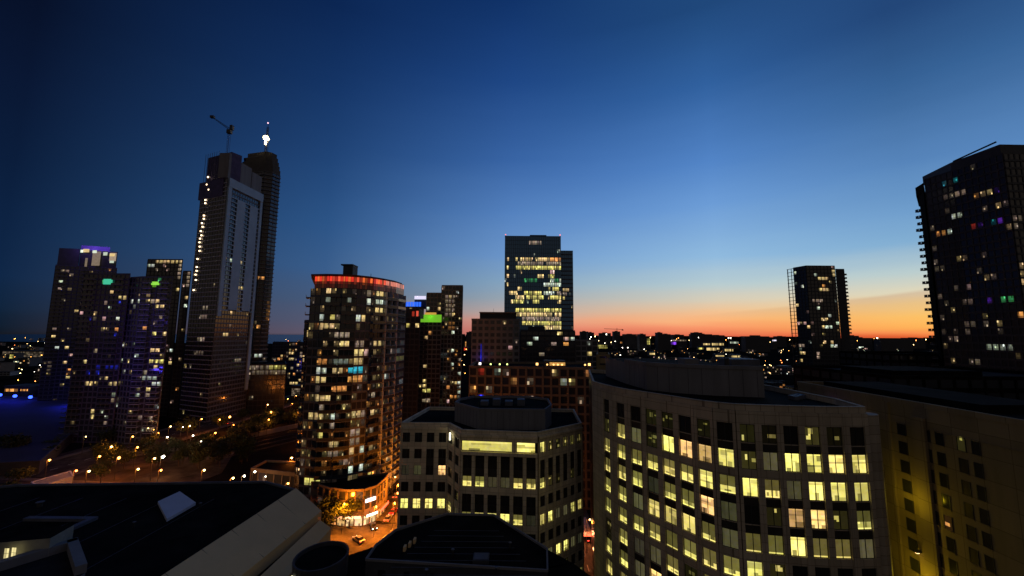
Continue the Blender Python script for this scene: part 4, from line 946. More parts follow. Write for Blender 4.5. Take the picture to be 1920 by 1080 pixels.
# right twin
D2z = Z(480, 285, 335)
e0 = xy(449, 335, 200); e1 = xy(497, 328, 200); e2 = xy(512, 331, 200); e3 = xy(526, 338, 200)
d2 = [e0, e1, e2, e3, xy(524, 362, 200), xy(452, 370, 200)]
b = Bld('skyscraper', 'right-hand twin of the unfinished skyscraper with rounded top, balconies and a floodlit mast', 'skyscraper', d2, 0, D2z - 20, slate, core=coreglass, parapet=0)
for A, B in ((e0, e1), (e1, e2), (e2, e3)):
    b.face(A, B, fh=3.3, bay=3.0, pier=.3, pd=.2, band=.7, bd=1.2, cells=(3, 2), pierm=darkwall, bandm=greywall)
b.lit([(488,518,10,6,'o',1.0),(482,611,10,6,'o',.8),(480,668,5,5,'c'),(490,669,4,4,'c'),(507,575,12,24,'o',.10),(500,596,10,12,'o',.12)]); b.rand(.01, 'wd', .1, .4)
rD2 = b.finish()
r = MB()
for i in range(5):
    s_ = 1 - i * .07; cx = (e0[0] + e3[0]) / 2 - i * .9; cy = 348
    r.prism([((x - cx) * s_ + cx, (y - cy) * s_ + cy) for x, y in d2], D2z - 20 + i * 4.0 + .01, D2z - 16 + i * 4.0, mat('raw_concrete', (.10, .09, .085), .9), roofdark)
r.build('unfinished_floors', rD2)
r = MB()
for i in range(5): r.prism([((x - (e0[0] + e3[0]) / 2) * (1.03 - i * .07) + (e0[0] + e3[0]) / 2 - i * .9, (y - 348) * (1.03 - i * .07) + 348) for x, y in d2], D2z - 20.4 + i * 4.0, D2z - 20.05 + i * 4.0, greywall)
r.build('floor_slabs', rD2)
mx_, my_ = X(498, 334, 210), 334
r = MB()
mt = Z(498, 232, 334)
for dx in (-.9, .9):
    for dy in (-.9, .9): r.tube((mx_ + dx, my_ + dy, D2z - 1), (mx_ + dx * .5, my_ + dy * .5, mt - 3), .2, .16, metal)
zz = D2z - 1
while zz < mt - 5:
    f = 1; r.tube((mx_ - .8, my_ - .8, zz), (mx_ + .8, my_ - .8, zz + 2.4), .12, .12, metal); r.tube((mx_ + .8, my_ - .8, zz), (mx_ - .8, my_ - .8, zz + 2.4), .12, .12, metal); zz += 2.4
r.tube((mx_, my_, mt - 3), (mx_ + .2, my_, mt), .18, .08, metal)
msto = r.build('mast', rD2)
fl = MB(); lz = Z(498, 260, 333)
for (dx, dz, s_) in ((0, .3, 2.2), (1.5, -.6, 1.3), (-1.4, .9, 1.1), (0, -3.4, 1.0), (.1, -5.2, .7)):
    ball(fl, (mx_ + dx, my_ - 1.6, lz + dz), s_, glow('flood_bulb', (1, .82, .40), 9.0), 12)
fl.build('flood_lamp', rD2)
fl = MB(); zr = Z(498, 230, 333); fl.box(mx_ - .4, mx_ + .4, my_ - .8, my_ - .2, zr - .4, zr + .4, glow('lamp_pinkish', (1, .6, .7), 2.0)); fl.build('warning_lamp', rD2)
point_light('mast_flood', (mx_, my_ - 4, lz), (1, .8, .45), 2500, 1.0, rD2)
# tower crane above the twins
kx, ky = X(427, 300, 200), 300
cr = empty('tower_crane', (kx, ky, Dz - 12), 'dark luffing tower crane with its jib raised to the left above the unfinished skyscraper', 'crane')
r = MB(); ctop = Z(427, 245, 300)
for dx in (-.7, .7):
    for dy in (-.7, .7): r.tube((kx + dx, ky + dy, Dz - 13), (kx + dx, ky + dy, ctop), .08, .08, netting)
z_ = Dz - 13
while z_ < ctop - 2: r.tube((kx - .7, ky - .7, z_), (kx + .7, ky - .7, z_ + 2), .08, .08, netting); z_ += 2
r.build('tower_mast', cr)
jt = at_y(396, 219, 300); jb = Vector((kx, ky, ctop + .5))
r = MB()
for s_ in (-.6, .6): r.tube(jb + Vector((0, s_, 0)), jt + Vector((0, s_, 0)), .22, .15, metal)
r.tube(jb + Vector((0, 0, 1.4)), jt + Vector((0, 0, .6)), .2, .14, metal)
for k in range(10):
    a = jb.lerp(jt, k / 10); c = jb.lerp(jt, (k + .5) / 10); r.tube(a + Vector((0, .6, 0)), c + Vector((0, 0, 1.2 - k * .06)), .09, .09, metal); r.tube(c + Vector((0, 0, 1.2 - k * .06)), jb.lerp(jt, (k + 1) / 10) + Vector((0, -.6, 0)), .09, .09, metal)
r.box(jt.x - .4, jt.x + 2.4, 299, 301, jt.z - 1.0, jt.z + .8, metal); r.build('jib', cr)
r = MB(); r.box(kx - 1.6, kx + 1.6, ky - 1.2, ky + 1.2, ctop - 2.4, ctop + .6, metal); r.build('cab', cr)
r = MB(); r.box(kx + .6, kx + 2.6, ky - 1.2, ky + 1.2, ctop + .7, ctop + 4.2, metal); r.tube((kx, ky, ctop), (kx + 1.2, ky, ctop + 5), .2, .12, metal); r.build('counterweight', cr)

# ---- lit podium right of the skyscraper and dark offices behind
zp = Z(500, 686, 318)
rp_ = tower('office_building', 'long dark low office with a brightly glazed top storey right of the unfinished skyscraper', [xy(400, 312), xy(541, 326), xy(539, 360), xy(402, 350)], zp, darkwall,
   [(410,703,16,7,'c',.3),(415,705,5,5,'c'),(471,700,22,5,'c',.8),(505,689,30,7,'y',.6),(520,697,30,7,'d',.8),(480,692,40,8,'d',.5),(530,690,12,10,'y',.4),(492,697,90,14,'d',.45)], p=.015, fh=4.0, bay=3.0, cells=(3, 2), pier=.3, keys='d')
tower('office_building', 'dark squat block with small warm window lights beyond the glazed low office', TQ(513, 570, 480, 510), Z(540, 643, 480), darkwall,
   [(527,667,8,5,'w',.9),(547,663,8,5,'w'),(548,673,10,4,'w',.7),(568,665,8,8,'d',.9),(552,703,10,6,'o'),(552,718,10,6,'w'),(560,713,5,8,'w'),(525,673,5,4,'o'),(556,683,5,4,'w'),(545,690,5,4,'d'),(545,722,6,5,'w')], p=.18, fh=3.4, bay=3.4, keys='wood', hi=.8)
# ---- black towers on the right
Nz = Z(1540, 499, 325)
n0 = xy(1490, 336, 100); n1 = xy(1514, 325, 100); n2 = xy(1568, 325, 100); n3 = xy(1569, 330, 100); n4 = xy(1586, 330, 100)
npoly = [n0, n1, n2, (n2[0] + 14, 352), (X(1494, 358, 100), 358)]
b = Bld('condominium_tower', 'black silhouetted condominium tower with an open lattice edge in front of the orange sunset', 'apartment tower', npoly, 0, Nz, darkwall, core=coreglass, parapet=.5, roofm=roofblack)
for A, B in ((n0, n1), (n1, n2)): b.face(A, B, fh=3.0, bay=2.8, pier=.4, band=.7, bd=.3, cells=(3, 2))
NS = [(1489,512,5,5,'c'),(1529,514,6,6,'c',.6),(1544,520,18,6,'w',.9),(1564,512,9,7,'w',.7),(1503,535,6,6,'c',.9),(1547,535,6,6,'o'),(1544,543,18,6,'w',.9),(1533,562,18,4,'d',.8),(1496,572,5,5,'w'),(1533,577,5,5,'c',.9),(1553,591,8,4,'c',.6),(1548,599,16,6,'w',.8),(1498,608,6,6,'k',.6),(1508,608,6,6,'k',.6),(1518,615,5,5,'w'),(1570,607,6,5,'c'),(1546,615,12,5,'w'),(1554,615,8,5,'c'),(1547,640,8,5,'w'),(1557,640,8,6,'w'),(1564,649,8,6,'c',.8),(1510,661,6,5,'w'),(1496,648,5,5,'d'),(1506,645,5,5,'d'),(1532,672,6,6,'d'),(1532,665,5,4,'d'),(1497,660,5,5,'w',.8),(1497,674,4,4,'w')]
b.lit(NS); b.rand(.05, 'wdck', .08, .4)
rN = b.finish()
r = MB(); r.prism([n3, n4, (X(1584, 352, 100), 352), (X(1570, 352, 100), 352)], 0, Z(1578, 504, 330), darkwall, roofblack); r.build('side_block', rN)
nfl2 = int(Nz / 3.0)
lx0, lx1 = xy(1478.5, 342, 100), n0
r = MB()
for (a, c) in ((lx0, n0),):
    r.tube((lx0[0] + .3, lx0[1], 0), (lx0[0] + .3, lx0[1], Nz - .2), .35, .35, coreglass, 8); r.tube(((lx0[0] + n0[0]) / 2 + .8, (lx0[1] + n0[1]) / 2, 0), ((lx0[0] + n0[0]) / 2 + .8, (lx0[1] + n0[1]) / 2, Nz - .2), .25, .25, coreglass, 8)
r.build('corner_post', rN)
for k in range(1, nfl2 + 1):
    z = k * Nz / nfl2; r = MB()
    r.prism([lx0, n0, (n0[0] + .01, n0[1] + .6), (lx0[0], lx0[1] + .6)], z - .45, z - .05, coreglass)
    if k < nfl2 - 1:
        r.build('balcony', rN); r = MB()
        r.prism([(n4[0] + .01, 331), (n4[0] + 2.6 + (k % 3) * .3, 331), (n4[0] + 2.6 + (k % 3) * .3, 346), (n4[0] + .01, 346)], z - .3, z, greywall)
        r.box(n4[0] + .3, n4[0] + 2.5, 331.0, 331.08, z + .02, z + 1.0, railmat)
    r.build('balcony', rN)
# far right tower
Oz = Z(1885, 268, 149)
o0 = xy(1738, 176, 120); o1 = xy(1790, 166, 120); o2 = xy(1887, 149, 120); o3 = (o2[0] + 32, 149)
opoly = [o0, o1, o2, o3, (o3[0] + 40, 190), (X(1742, 200, 120), 200)]
b = Bld('condominium_tower', 'huge black condominium tower at the right edge with stepped roof and ragged balconies', 'apartment tower', opoly, 0, Oz - 4.5, darkwall, core=coreglass, parapet=.5, roofm=roofblack)
for A, B in ((o0, o1), (o1, o2), (o2, o3)): b.face(A, B, fh=3.0, bay=2.2, pier=.45, band=.8, bd=.3, cells=(4, 3))
OS = [(1795,366,24,9,'d',.9),(1835,367,14,5,'o',.5),(1849,365,12,5,'w',.9),(1862,361,10,5,'w'),(1868,358,8,6,'w',.6),(1877,361,5,8,'p',.6),(1850,395,16,5,'d',.9),(1871,388,6,4,'w'),(1800,407,26,8,'c',.6),(1779,428,7,7,'c',.4),(1766,442,18,8,'o',.8),(1827,429,8,6,'r',1.0),(1843,426,10,7,'p',.5),(1861,420,16,6,'t',.5),(1875,416,20,6,'p',.35),(1907,414,16,12,'d',.3),(1906,430,12,8,'d',.35),(1807,486,20,8,'w',.6),(1814,532,8,6,'k',.7),(1796,545,5,5,'d'),(1855,521,14,7,'w',.5),(1868,519,14,7,'d',.8),(1814,570,20,8,'d',.5),(1854,567,10,7,'p',.2),(1888,564,26,8,'g',.3),(1787,585,18,6,'w',.8),(1749,587,10,6,'w',.8),(1761,599,22,6,'d',.6),(1819,620,14,26,'d',.25),(1855,609,12,6,'d',.9),(1869,609,12,7,'w',.9),(1787,638,24,6,'d',1.0),(1879,652,50,7,'c',.6),(1878,652,14,7,'c',1.3),(1763,651,26,6,'w',.5),(1787,678,5,5,'w'),(1824,681,20,9,'d',.6),(1790,705,14,6,'d',.5),(1762,713,10,4,'d'),(1916,502,6,5,'w',1.2),(1916,517,6,5,'w'),(1916,532,8,6,'w'),(1917,593,6,6,'o'),(1750,462,16,5,'d',.25),(1750,485,20,6,'d',.25),(1755,500,20,6,'d',.2),(1755,550,20,6,'d',.25),(1755,562,20,6,'d',.3),(1750,610,16,6,'d',.4),(1760,624,20,6,'d',.5),(1772,345,5,3,'t',.8),(1788,334,5,3,'t',.7),(1745,430,14,5,'d',.2)]
b.lit(OS); b.rand(.06, 'wdd', .08, .45)
for q in b.wins:
    if q.get('st') and q['st'][0] == 'f':
        dim = .45 if q['st'][1] in (PAL['t'], PAL['p'], PAL['g'], PAL['r']) else 1
        q['st'] = (b.rnd.choice('fess'), q['st'][1], q['st'][2] * b.rnd.uniform(.4, 1.1) * dim)
rO = b.finish()
r = MB()
r.prism([(o1[0] + .5, o1[1] + .6), (o2[0], o2[1] + .6), (o3[0], 150), (o3[0], 176), (o1[0] + 4, 182)], Oz - 4.49, Oz - .3, darkwall, roofblack)
q0, q1 = at_y(1787, 303, 166), at_y(1868, 266, 153.5)
r.tube(q0, q1, .35, .35, coreglass, 4); r.build('penthouse', rO)
ot = Z(1727, 351, 182)
t0 = xy(1725, 182, 120)
r = MB(); r.prism([t0, (o0[0] - .01, 177), (X(1741, 198, 120), 198), (X(1733, 198, 120), 198)], 0, ot - 4, roofblack, roofblack)
r.prism([xy(1718, 183, 125), (o0[0] - .01, 176.5), (X(1741, 198, 120), 198), xy(1723, 198, 125)], ot - 4, ot, roofblack, roofblack); r.build('side_wing', rO)
nb_ = int((ot - 8) / 3)
for k in range(2, nb_):
    z = k * 3.0; r = MB(); x0 = X(1719 + (k % 2) * 2.5 + (k % 3), 178.5, 120); x1 = o0[0] - .02
    r.box(x0, x1, 178.5, 180.2, z - .25, z, slate)
    r.box(x0 + .1, x1, 178.6, 178.66, z + .02, z + .95, railmat); r.box(x0, x0 + .08, 178.8, 180.1, z + .02, z + .95, railmat)
    r.build('balcony', rO)

# ================================================================== FOREGROUND ROOFS
FZ = 28.0
def P2_(px, py, z=FZ): p = at_z(px, py, z); return (p.x, p.y)
fr = empty('low_building', (-60, 66, 0), 'nearest low building with a wide black roof and a broad pale slanting edge panel', 'building')
c1 = P2_(555, 915); c0 = P2_(285, 1086)
r = MB(); body = [(-118, 40), (c0[0], 40), c1, (c1[0] - 9, c1[1] + 4.5), (-104, 90), (-118, 84)]
r.prism(body, 0, FZ - .6, roofblack, roofblack); r.build('wall', fr)
r = MB()
for i in range(7): r.box(-110 + i * 8.6, -109.86 + i * 8.6, 42, 84, FZ - .595, FZ - .53, metal)
r.build('roof_seam', fr)
DZ = 24.6
d1 = P2_(603, 958, DZ); d0 = P2_(428, 1086, DZ)
r = MB(); r.hexa([(c0[0], 46, 20), (d0[0], 46, 20), (d1[0], d1[1], 20), (c1[0], c1[1], 20)], [(c0[0], 46, FZ), (d0[0], 46, DZ), (d1[0], d1[1], DZ), (c1[0], c1[1], FZ)], coping)
for k in range(1, 7):
    f = k / 7; a_ = Vector((c0[0] + (c1[0] - c0[0]) * f, 46 + (c1[1] - 46) * f, FZ + .015)); b_ = Vector((d0[0] + (d1[0] - d0[0]) * f, 46 + (d1[1] - 46) * f, DZ + .015))
    r.tube(a_, b_, .035, .035, metal, 4)
r.build('edge_panel', fr)
EZ2 = 23.6
e1_ = P2_(600, 975, EZ2); e0_ = P2_(478, 1086, EZ2)
r = MB(); r.prism([(d0[0] + .01, 40), (e0_[0], 40), e0_, e1_, (d1[0] + .01, d1[1] - .4), (d0[0] + .01, d0[1])], 0, 22.6, metal, roofblack); r.build('gutter_channel', fr)
f1_ = P2_(621, 990, 21.8); f0_ = P2_(540, 1086, 21.8)
r = MB(); r.hexa([(e0_[0] + .01, 44, 18), (f0_[0], 44, 18), (f1_[0], f1_[1], 18), (e1_[0] + .01, e1_[1], 18)], [(e0_[0] + .01, 44, EZ2), (f0_[0], 44, 21.8), (f1_[0], f1_[1], 21.8), (e1_[0] + .01, e1_[1], EZ2)], coping); r.build('lower_edge_panel', fr)
q = [P2_(296, 940, 27.9), P2_(313, 973, 27.9), P2_(367, 942, 27.9), P2_(337, 921, 27.9)]
r = MB(); r.prism(q, FZ - .59, 27.9, mat('skylight_dome', (.55, .58, .70), .6, .05), mat('skylight_dome', (.3, .34, .42))); 
cxq = sum(p[0] for p in q) / 4; cyq = sum(p[1] for p in q) / 4
r.build('skylight', fr)
rnd = random.Random(11)
# roof clutter: ducts, pipes
r = MB(); r.box(-84, -72, 74, 75, FZ - .59, FZ - .1, slate); r.box(-73, -72, 60, 74, FZ - .59, FZ - .12, slate); r.build('duct', fr)
r = MB(); r.box(-96, -92, 66, 70, FZ - .59, FZ + .8, slate); r.build('roof_unit', fr)
for (vx, vy, vw, vh) in ((-66, 58, .9, .7), (-63, 72, .5, .9), (-88, 80, 1.2, .8), (-78, 66, .6, .6), (-58, 80, .5, .8), (-100, 78, .8, 1.1)):
    r = MB(); r.tube((vx, vy, FZ - .59), (vx, vy, FZ - .59 + vh), vw * .35, vw * .3, metal, 8); r.tube((vx, vy, FZ - .58 + vh), (vx, vy, FZ - .5 + vh), vw * .55, vw * .5, slate, 8); r.build('roof_vent', fr)
r = MB()
pr = [(c1[0] - 9, c1[1] + 4.5), c1]
for A, B in ((pr[0], pr[1]), ((-104, 90), pr[0]), ((-118, 84), (-104, 90))):
    L = math.dist(A, B); u = ((B[0]-A[0])/L, (B[1]-A[1])/L); n = (u[1], -u[0]); r.slab(A, u, n, 0, L, -.1, .35, FZ - .59, FZ - .2, slate)
r.build('parapet', fr)
# pale pavilion at lower-left corner
pv = empty('pavilion', (-84, 60, 0), 'pale walled roof pavilion with one lit window at the bottom left corner', 'building')
def W3(pts, z0, z1, m, name, par, mt=None):
    r = MB(); r.prism(pts, z0, z1, m, mt or m); return r.build(name, par)
wx0, wx1 = X(-60, 58, 30), X(92, 60, 30)
W3([(wx0, 58), (wx1, 60), (wx1 - 1, 64), (wx0, 62)], 27.4, 31.4, mat('pavilion_render', (.30, .30, .27), .9), 'wall', pv, roofblack)
for k, (pa, pb) in enumerate(((8, 17), (18.5, 27))):
    r = MB(); xa, xb = X(pa, 58.4, 30), X(pb, 58.4, 30); zl, zh = 28.3, 30.9
    for j in range(4):
        for i in range(2):
            v = random.Random(j * 7 + i + k).uniform(.5, 1.1); r.face([(xa + (xb - xa) * i / 2, 58.35 + .2 * k, zl + (zh - zl) * j / 4), (xa + (xb - xa) * (i + 1) / 2 - .03, 58.35 + .2 * k, zl + (zh - zl) * j / 4), (xa + (xb - xa) * (i + 1) / 2 - .03, 58.35 + .2 * k, zl + (zh - zl) * (j + 1) / 4 - .04), (xa + (xb - xa) * i / 2, 58.35 + .2 * k, zl + (zh - zl) * (j + 1) / 4 - .04)], PANE, (v, .85 * v, .38 * v))
    r.build('window', pv, attr=True)
h0 = P2_(-40, 1086, 29.5); h1 = P2_(-10, 1062, 29.5); h2 = P2_(143, 1016, 29.5); h3 = P2_(161, 1066, 29.5); h4 = P2_(120, 1092, 29.5)
W3([h0, h4, h3, h2, h1], 27.41, 29.0, greywall, 'terrace', pv, roofdark)
r = MB()
for A, B in ((h1, h2), (h2, h3)):
    L = math.dist(A, B); u = ((B[0]-A[0])/L, (B[1]-A[1])/L); n = (u[1], -u[0]); r.slab(A, u, n, 0, L, -.1, 1.0, 29.004, 30.1, greywall)
r.build('parapet', pv)
# hip-edged dark roof in the bottom centre
oc = empty('low_building', (-8, 66, 0), 'near black many-sided roof with a pale kerb in the bottom centre of the view', 'building')
OZ = 26.0
opts = [(686, 1047), (1027, 1068), (1026, 1027), (926, 964), (838, 962), (742, 992), (705, 1020)]
op = [P2_(x, y, OZ) for x, y in opts]
r = MB(); r.prism(op, 0, OZ - .35, darkwall, roofblack); r.build('wall', oc)
r = MB()
for i, (A, B) in enumerate(edges(op)):
    L = math.dist(A, B); u = ((B[0]-A[0])/L, (B[1]-A[1])/L); n = (u[1], -u[0]); r.slab(A, u, n, 0, L, -.16, .1, OZ - .34, OZ + .003 * i, greywall)
r.build('kerb', oc)
r = MB()
for k in range(9):
    y_ = 60.5 + k * 1.9; r.box(-19 + k * .7, 5.2 - k * .9, y_, y_ + .06, OZ - .345, OZ - .32, slate)
r.build('roof_seam', oc)
for (vx, vy, vh) in ((-9, 68, .7), (-2, 63.5, .5), (-12, 62.6, .6), (0, 70, .8)):
    r = MB(); r.tube((vx, vy, OZ - .34), (vx, vy, OZ - .34 + vh), .16, .14, metal, 8); r.tube((vx, vy, OZ - .33 + vh), (vx, vy, OZ - .22 + vh), .3, .26, slate, 8); r.build('roof_vent', oc)
r = MB(); r.box(-5.6, -3.2, 65, 67.2, OZ - .34, OZ + .35, darkwall); r.box(-5.4, -3.4, 65.2, 67, OZ + .352, OZ + .42, slate); r.build('roof_hatch', oc)
vp = P2_(768, 1022, OZ)
r = MB()
for k in range(3): r.box(vp[0] - .7 + k * .5, vp[0] - .35 + k * .5, vp[1] - 1.4 + k * 1.2, vp[1] - .5 + k * 1.2, OZ - .34, OZ + .35, coping)
r.build('roof_vent', oc)
r = MB(); A, B = op[0], op[1]
for k in range(6): r.box(A[0] + 2 + k * 4, A[0] + 4 + k * 4, A[1] - .3 - k * .35, A[1] - .12 - k * .35, OZ - 5, OZ - 1.5, coreglass)
r.build('louvre', oc)
lo = MB(); lp = [P2_(640, 1030, 22.5), P2_(628, 1100, 22.5), (14, 46), P2_(1140, 1100, 22.5), P2_(1027, 1040, 24)]
lo.prism([P2_(646, 1042, 22.5), P2_(628, 1110, 22.5), P2_(1150, 1110, 22.5), P2_(1075, 1055, 22.5), P2_(1028, 1030, 22.5), (2, 58), (-22, 60), P2_(760, 1000, 22.5)][:4] + [P2_(1028, 1030, 22.5), (-20.5, 60.5), P2_(720, 1018, 22.5)], 0, 22.4, darkwall, roofblack)
lo.build('lower_roof', oc)
# round drum beside it
dr = empty('stair_drum', (-29.5, 59.5, 0), 'dark round stair drum with a bright glazed slit beside the pale roof edge', 'building')
dcp = P2_(603, 1042, 25.5)
r = MB(); pts = [(dcp[0] + 3.9 * math.cos(t * math.pi / 12), dcp[1] + 4.4 * math.sin(t * math.pi / 12)) for t in range(24)]
r.prism(pts, 0, 25.0, darkwall, roofblack)
for A, B in edges(pts):
    L = math.dist(A, B); u = ((B[0]-A[0])/L, (B[1]-A[1])/L); n = (u[1], -u[0]); r.slab(A, u, n, 0, L, -.25, .05, 24.99, 25.6, darkwall)
r.build('wall', dr)
ang = math.radians(232); sx, sy = dcp[0] + 3.95 * math.cos(ang), dcp[1] + 4.45 * math.sin(ang)
r = MB(); r.slab((sx, sy), (math.cos(ang + math.pi / 2), math.sin(ang + math.pi / 2)), (math.cos(ang), math.sin(ang)), -.45, .45, 0, .12, 20.5, 24.4, glow('slit_glass', (1, .95, .55), 1.3, True)); r.build('lit_slit', dr)

# ================================================================== BLUE-LIT HALL
hp = [at_z(px, py, 5) for px, py in ((-40, 742), (60, 746), (168, 756), (150, 800), (75, 866), (-40, 872))]
hp = [(p.x, p.y) for p in hp][::-1]
hall_poly = hp
b = Bld('exhibition_hall', 'broad low hall whose dark roof is washed by blue lamps at the left edge', 'hall', hp, 0, 5, darkwall, roofm=mat('hall_roof', (.035, .035, .06), .8, .2, .05), parapet=.6)
rh = b.finish()
hy0, hy1 = min(q[1] for q in hp), max(q[1] for q in hp)
r = MB()
for k in range(9):
    y_ = hy0 + 22 + (hy1 - hy0 - 50) * k / 9; r.box(-.50 * y_ - 120, -1.17 * y_ + 10 if y_ < 0 else -1.08 * y_, y_, y_ + .5, 5.0, 5.5, slate)
r.build('roof_rib', rh)
for (px, py) in ((0, 741), (28, 743), (57, 745), (142, 753), (158, 752)):
    p = at_z(px, py, 7.2)
    r = MB(); r.tube((p.x, p.y, 5.02), (p.x, p.y, 6.4), .12, .12, metal); ball(r, (p.x, p.y, 7.4), 1.25, glow('lamp_blue_hot', (.03, .08, 1), 5.0)); r.build('roof_lamp', rh)
    point_light('hall_blue_light', (p.x, p.y - 8, 13), (.02, .03, 1), 3600, .8, rh)

# ================================================================== STREET LAMPS
def lamp_proto(name, label, colr, s, head=.45, h=9.0, grp='street lamps'):
    rt = empty(name, (0, 0, 0), label, 'street lamp', grp)
    r = MB(); r.tube((0, 0, 0), (0, 0, h - .3), .11, .07, metal, 6); r.tube((0, 0, h - .3), (0.9, 0, h), .06, .05, metal, 5); r.build('pole', rt)
    r = MB(); ball(r, (.9, 0, h - .3), head * .72, glow('street_bulb_' + str(s) + name + colr, PAL2[colr], s * 1.6)); r.tube((.9, 0, h - .3 + head * .6), (.9, 0, h + .1), head * .3, .06, metal); r.build('lamp_head', rt)
    return rt
PAL2 = {'o': (1.0, .40, .07), 'w': (1.0, .66, .24), 'c': (1.0, .93, .75), 'r': (1, .22, .05), 'g': (.15, 1, .35), 'y': (1, .8, .3)}
near_l = [(161,819,'y',.6),(209,838,'w',1),(258,839,'o',1),(187,856,'o',1),(223,859,'r',1.1),(290,860,'w',.8),(306,857,'c',2.2),(259,880,'w',.7),(302,882,'r',1),(167,884,'w',1),(143,883,'r',.9),(93,863,'o',.7),(112,930,'o',.5),(22,959,'o',.8),(383,882,'w',1),(314,820,'c',.8),(362,817,'c',1),(377,828,'c',.5),(249,819,'o',.7),(278,803,'y',.6),(288,806,'o',.4),(356,799,'w',.8),(343,801,'c',.6),(378,786,'o',.7),(502,759,'w',1),(508,773,'o',1.3),(504,787,'o',.7),(431,782,'o',1.1),(412,787,'o',.8),(438,797,'o',.6),(404,812,'o',.9),(561,772,'o',1.2),(582,773,'w',1),(575,799,'r',.8),(569,809,'w',.7),(437,897,'w',1),(458,893,'c',.9),(478,885,'c',.7),(498,894,'c',.5),(540,907,'o',.9),(547,859,'w',.7),(570,870,'c',.3),(574,905,'o',.8),(572,913,'o',.6),(320,800,'w',.7),(297,812,'o',.5),(540,748,'w',.6),(555,742,'w',.6),(548,757,'d',.5),(520,745,'o',.5),(1103,842,'o',.5),(1098,868,'o',.7),(1106,975,'w',.5),(746,925,'r',.8),(741,895,'w',.6),(738,880,'w',.4)]
protos = {}
WORD = {'o': 'amber', 'w': 'warm white', 'c': 'cool white', 'r': 'deep orange', 'y': 'yellowish', 'd': 'amber'}
nl = 0
for (px, py, c, s) in near_l:
    c = 'o' if c == 'd' else c
    p = at_z(px, py, 8.6); dist = p.y
    key = (c, 'b' if s > 1.05 else ('m' if s > .65 else 's'))
    if key not in protos:
        size = {'b': .72, 'm': .5, 's': .34}[key[1]]
        rt = lamp_proto('street_lamp', 'tall street lamp with a %s %s head on a steel pole' % ({'b': 'large', 'm': 'medium', 's': 'small'}[key[1]], WORD[c]), c, {'b': 9, 'm': 7, 's': 5}[key[1]] * (2.2 if c == 'c' and s > 2 else 1), size, 9.0, '%s %s street lamps' % ({'b': 'large', 'm': 'medium', 's': 'small'}[key[1]], WORD[c]))
        protos[key] = (rt, children_of(rt)); inst = rt
    else: inst = fast_copy(*protos[key])
    inst.location = (p.x - .9, p.y, 0); nl += 1
    col = (1.0, .25, .025) if c in 'orw' else (1.0, .6, .25)
    if s > .45: point_light('street_light', (p.x, p.y - .3, 8.2), col, (2400 if dist > 150 else 1000) * s * (.22 if c in 'cy' else 1), .4)
# crossing lamps: real posts lighting the orange crossing
for (px, py) in ((612, 962), (662, 944), (700, 1008), (742, 960), (735, 1000), (640, 1002)):
    p = at_z(px, py, 0); wk = 2600 if py < 963 and px < 700 else 9500
    key = ('o', 'm')
    inst = fast_copy(*protos[key]); inst.location = (p.x, p.y, 0); inst.scale = (.5, .5, 1)
    point_light('street_light', (p.x + .5, p.y, 8.0), (1.0, .24, .008), wk, .5)

# ================================================================== VEHICLES
def make_car(label, bodym, name='parked_car', cat='car'):
    rt = empty(name, (0, 0, 0), label, cat)
    r = MB()
    prof = [(-2.15, .35), (2.15, .35), (2.2, .75), (1.35, .92), (-1.9, .95), (-2.2, .8)]
    n_ = len(prof)
    for sy in (-.86, .86):
        r.face([(x, sy, z) for x, z in (prof if sy < 0 else prof[::-1])], bodym)
    for i in range(n_):
        a, c = prof[i], prof[(i + 1) % n_]; r.face([(a[0], -.86, a[1]), (a[0], .86, a[1]), (c[0], .86, c[1]), (c[0], -.86, c[1])], bodym)
    r.build('body', rt)
    r = MB(); cb = [(-1.6, .93), (1.1, .9), (.45, 1.42), (-1.15, 1.45)]
    for sy in (-1, 1): r.face([(x, sy * (.8 if z < 1 else .62), z) for x, z in (cb if sy < 0 else cb[::-1])], coreglass)
    for i in range(4):
        a, c = cb[i], cb[(i + 1) % 4]; m_ = bodym if i == 2 else coreglass
        r.face([(a[0], -(.8 if a[1] < 1 else .62), a[1]), (a[0], (.8 if a[1] < 1 else .62), a[1]), (c[0], (.8 if c[1] < 1 else .62), c[1]), (c[0], -(.8 if c[1] < 1 else .62), c[1])], m_)
    r.build('cabin', rt)
    for x in (-1.35, 1.35):
        for y in (-.8, .8):
            r = MB(); r.tube((x, y - .11, .33), (x, y + .11, .33), .33, .33, rubber, 12); w = r.build('wheel', rt)
    for y in (-.6, .6):
        r = MB(); r.box(2.17, 2.24, y - .18, y + .18, .6, .75, glow('headlight', (1, .92, .75), 8)); r.build('headlight', rt)
        r = MB(); r.box(-2.24, -2.17, y - .2, y + .2, .68, .84, glow('taillight', (1, .05, .03), 6)); r.build('taillight', rt)
    return rt
silver = mat('silver_paint', (.35, .35, .36), .35, .05, 1, metal=.4)
darkp = mat('dark_car_paint', (.04, .04, .05), .3, .05, 1)
redp = mat('red_car_paint', (.30, .03, .03), .35, .05, 1)
carsd = [('silver car turning across the orange crossing toward the shops', silver, (672, 1015), 140), ('dark car waiting at the kerb in front of the neon shopfronts', darkp, (640, 962), 5), ('red car leaving the crossing beside the pale office corner', redp, (738, 962), 85),
         ('silver car driving up the street beyond the crossing', silver, (742, 932), 95), ('dark car standing under the lamp on the wide orange avenue', darkp, (215, 862), 60), ('silver car on the wide orange avenue near the park', silver, (250, 852), 80), ('red car far along the wide avenue', redp, (430, 795), 88), ('dark car in the gap street between the two pale offices', darkp, (1104, 1012), 92), ('silver car parked left of the neon shopfronts by the trees', silver, (612, 968), 12), ('dark car nosing out of the crossing toward the viewer', darkp, (700, 990), -60), ('silver car following the red one beside the pale office', silver, (728, 975), 88)]
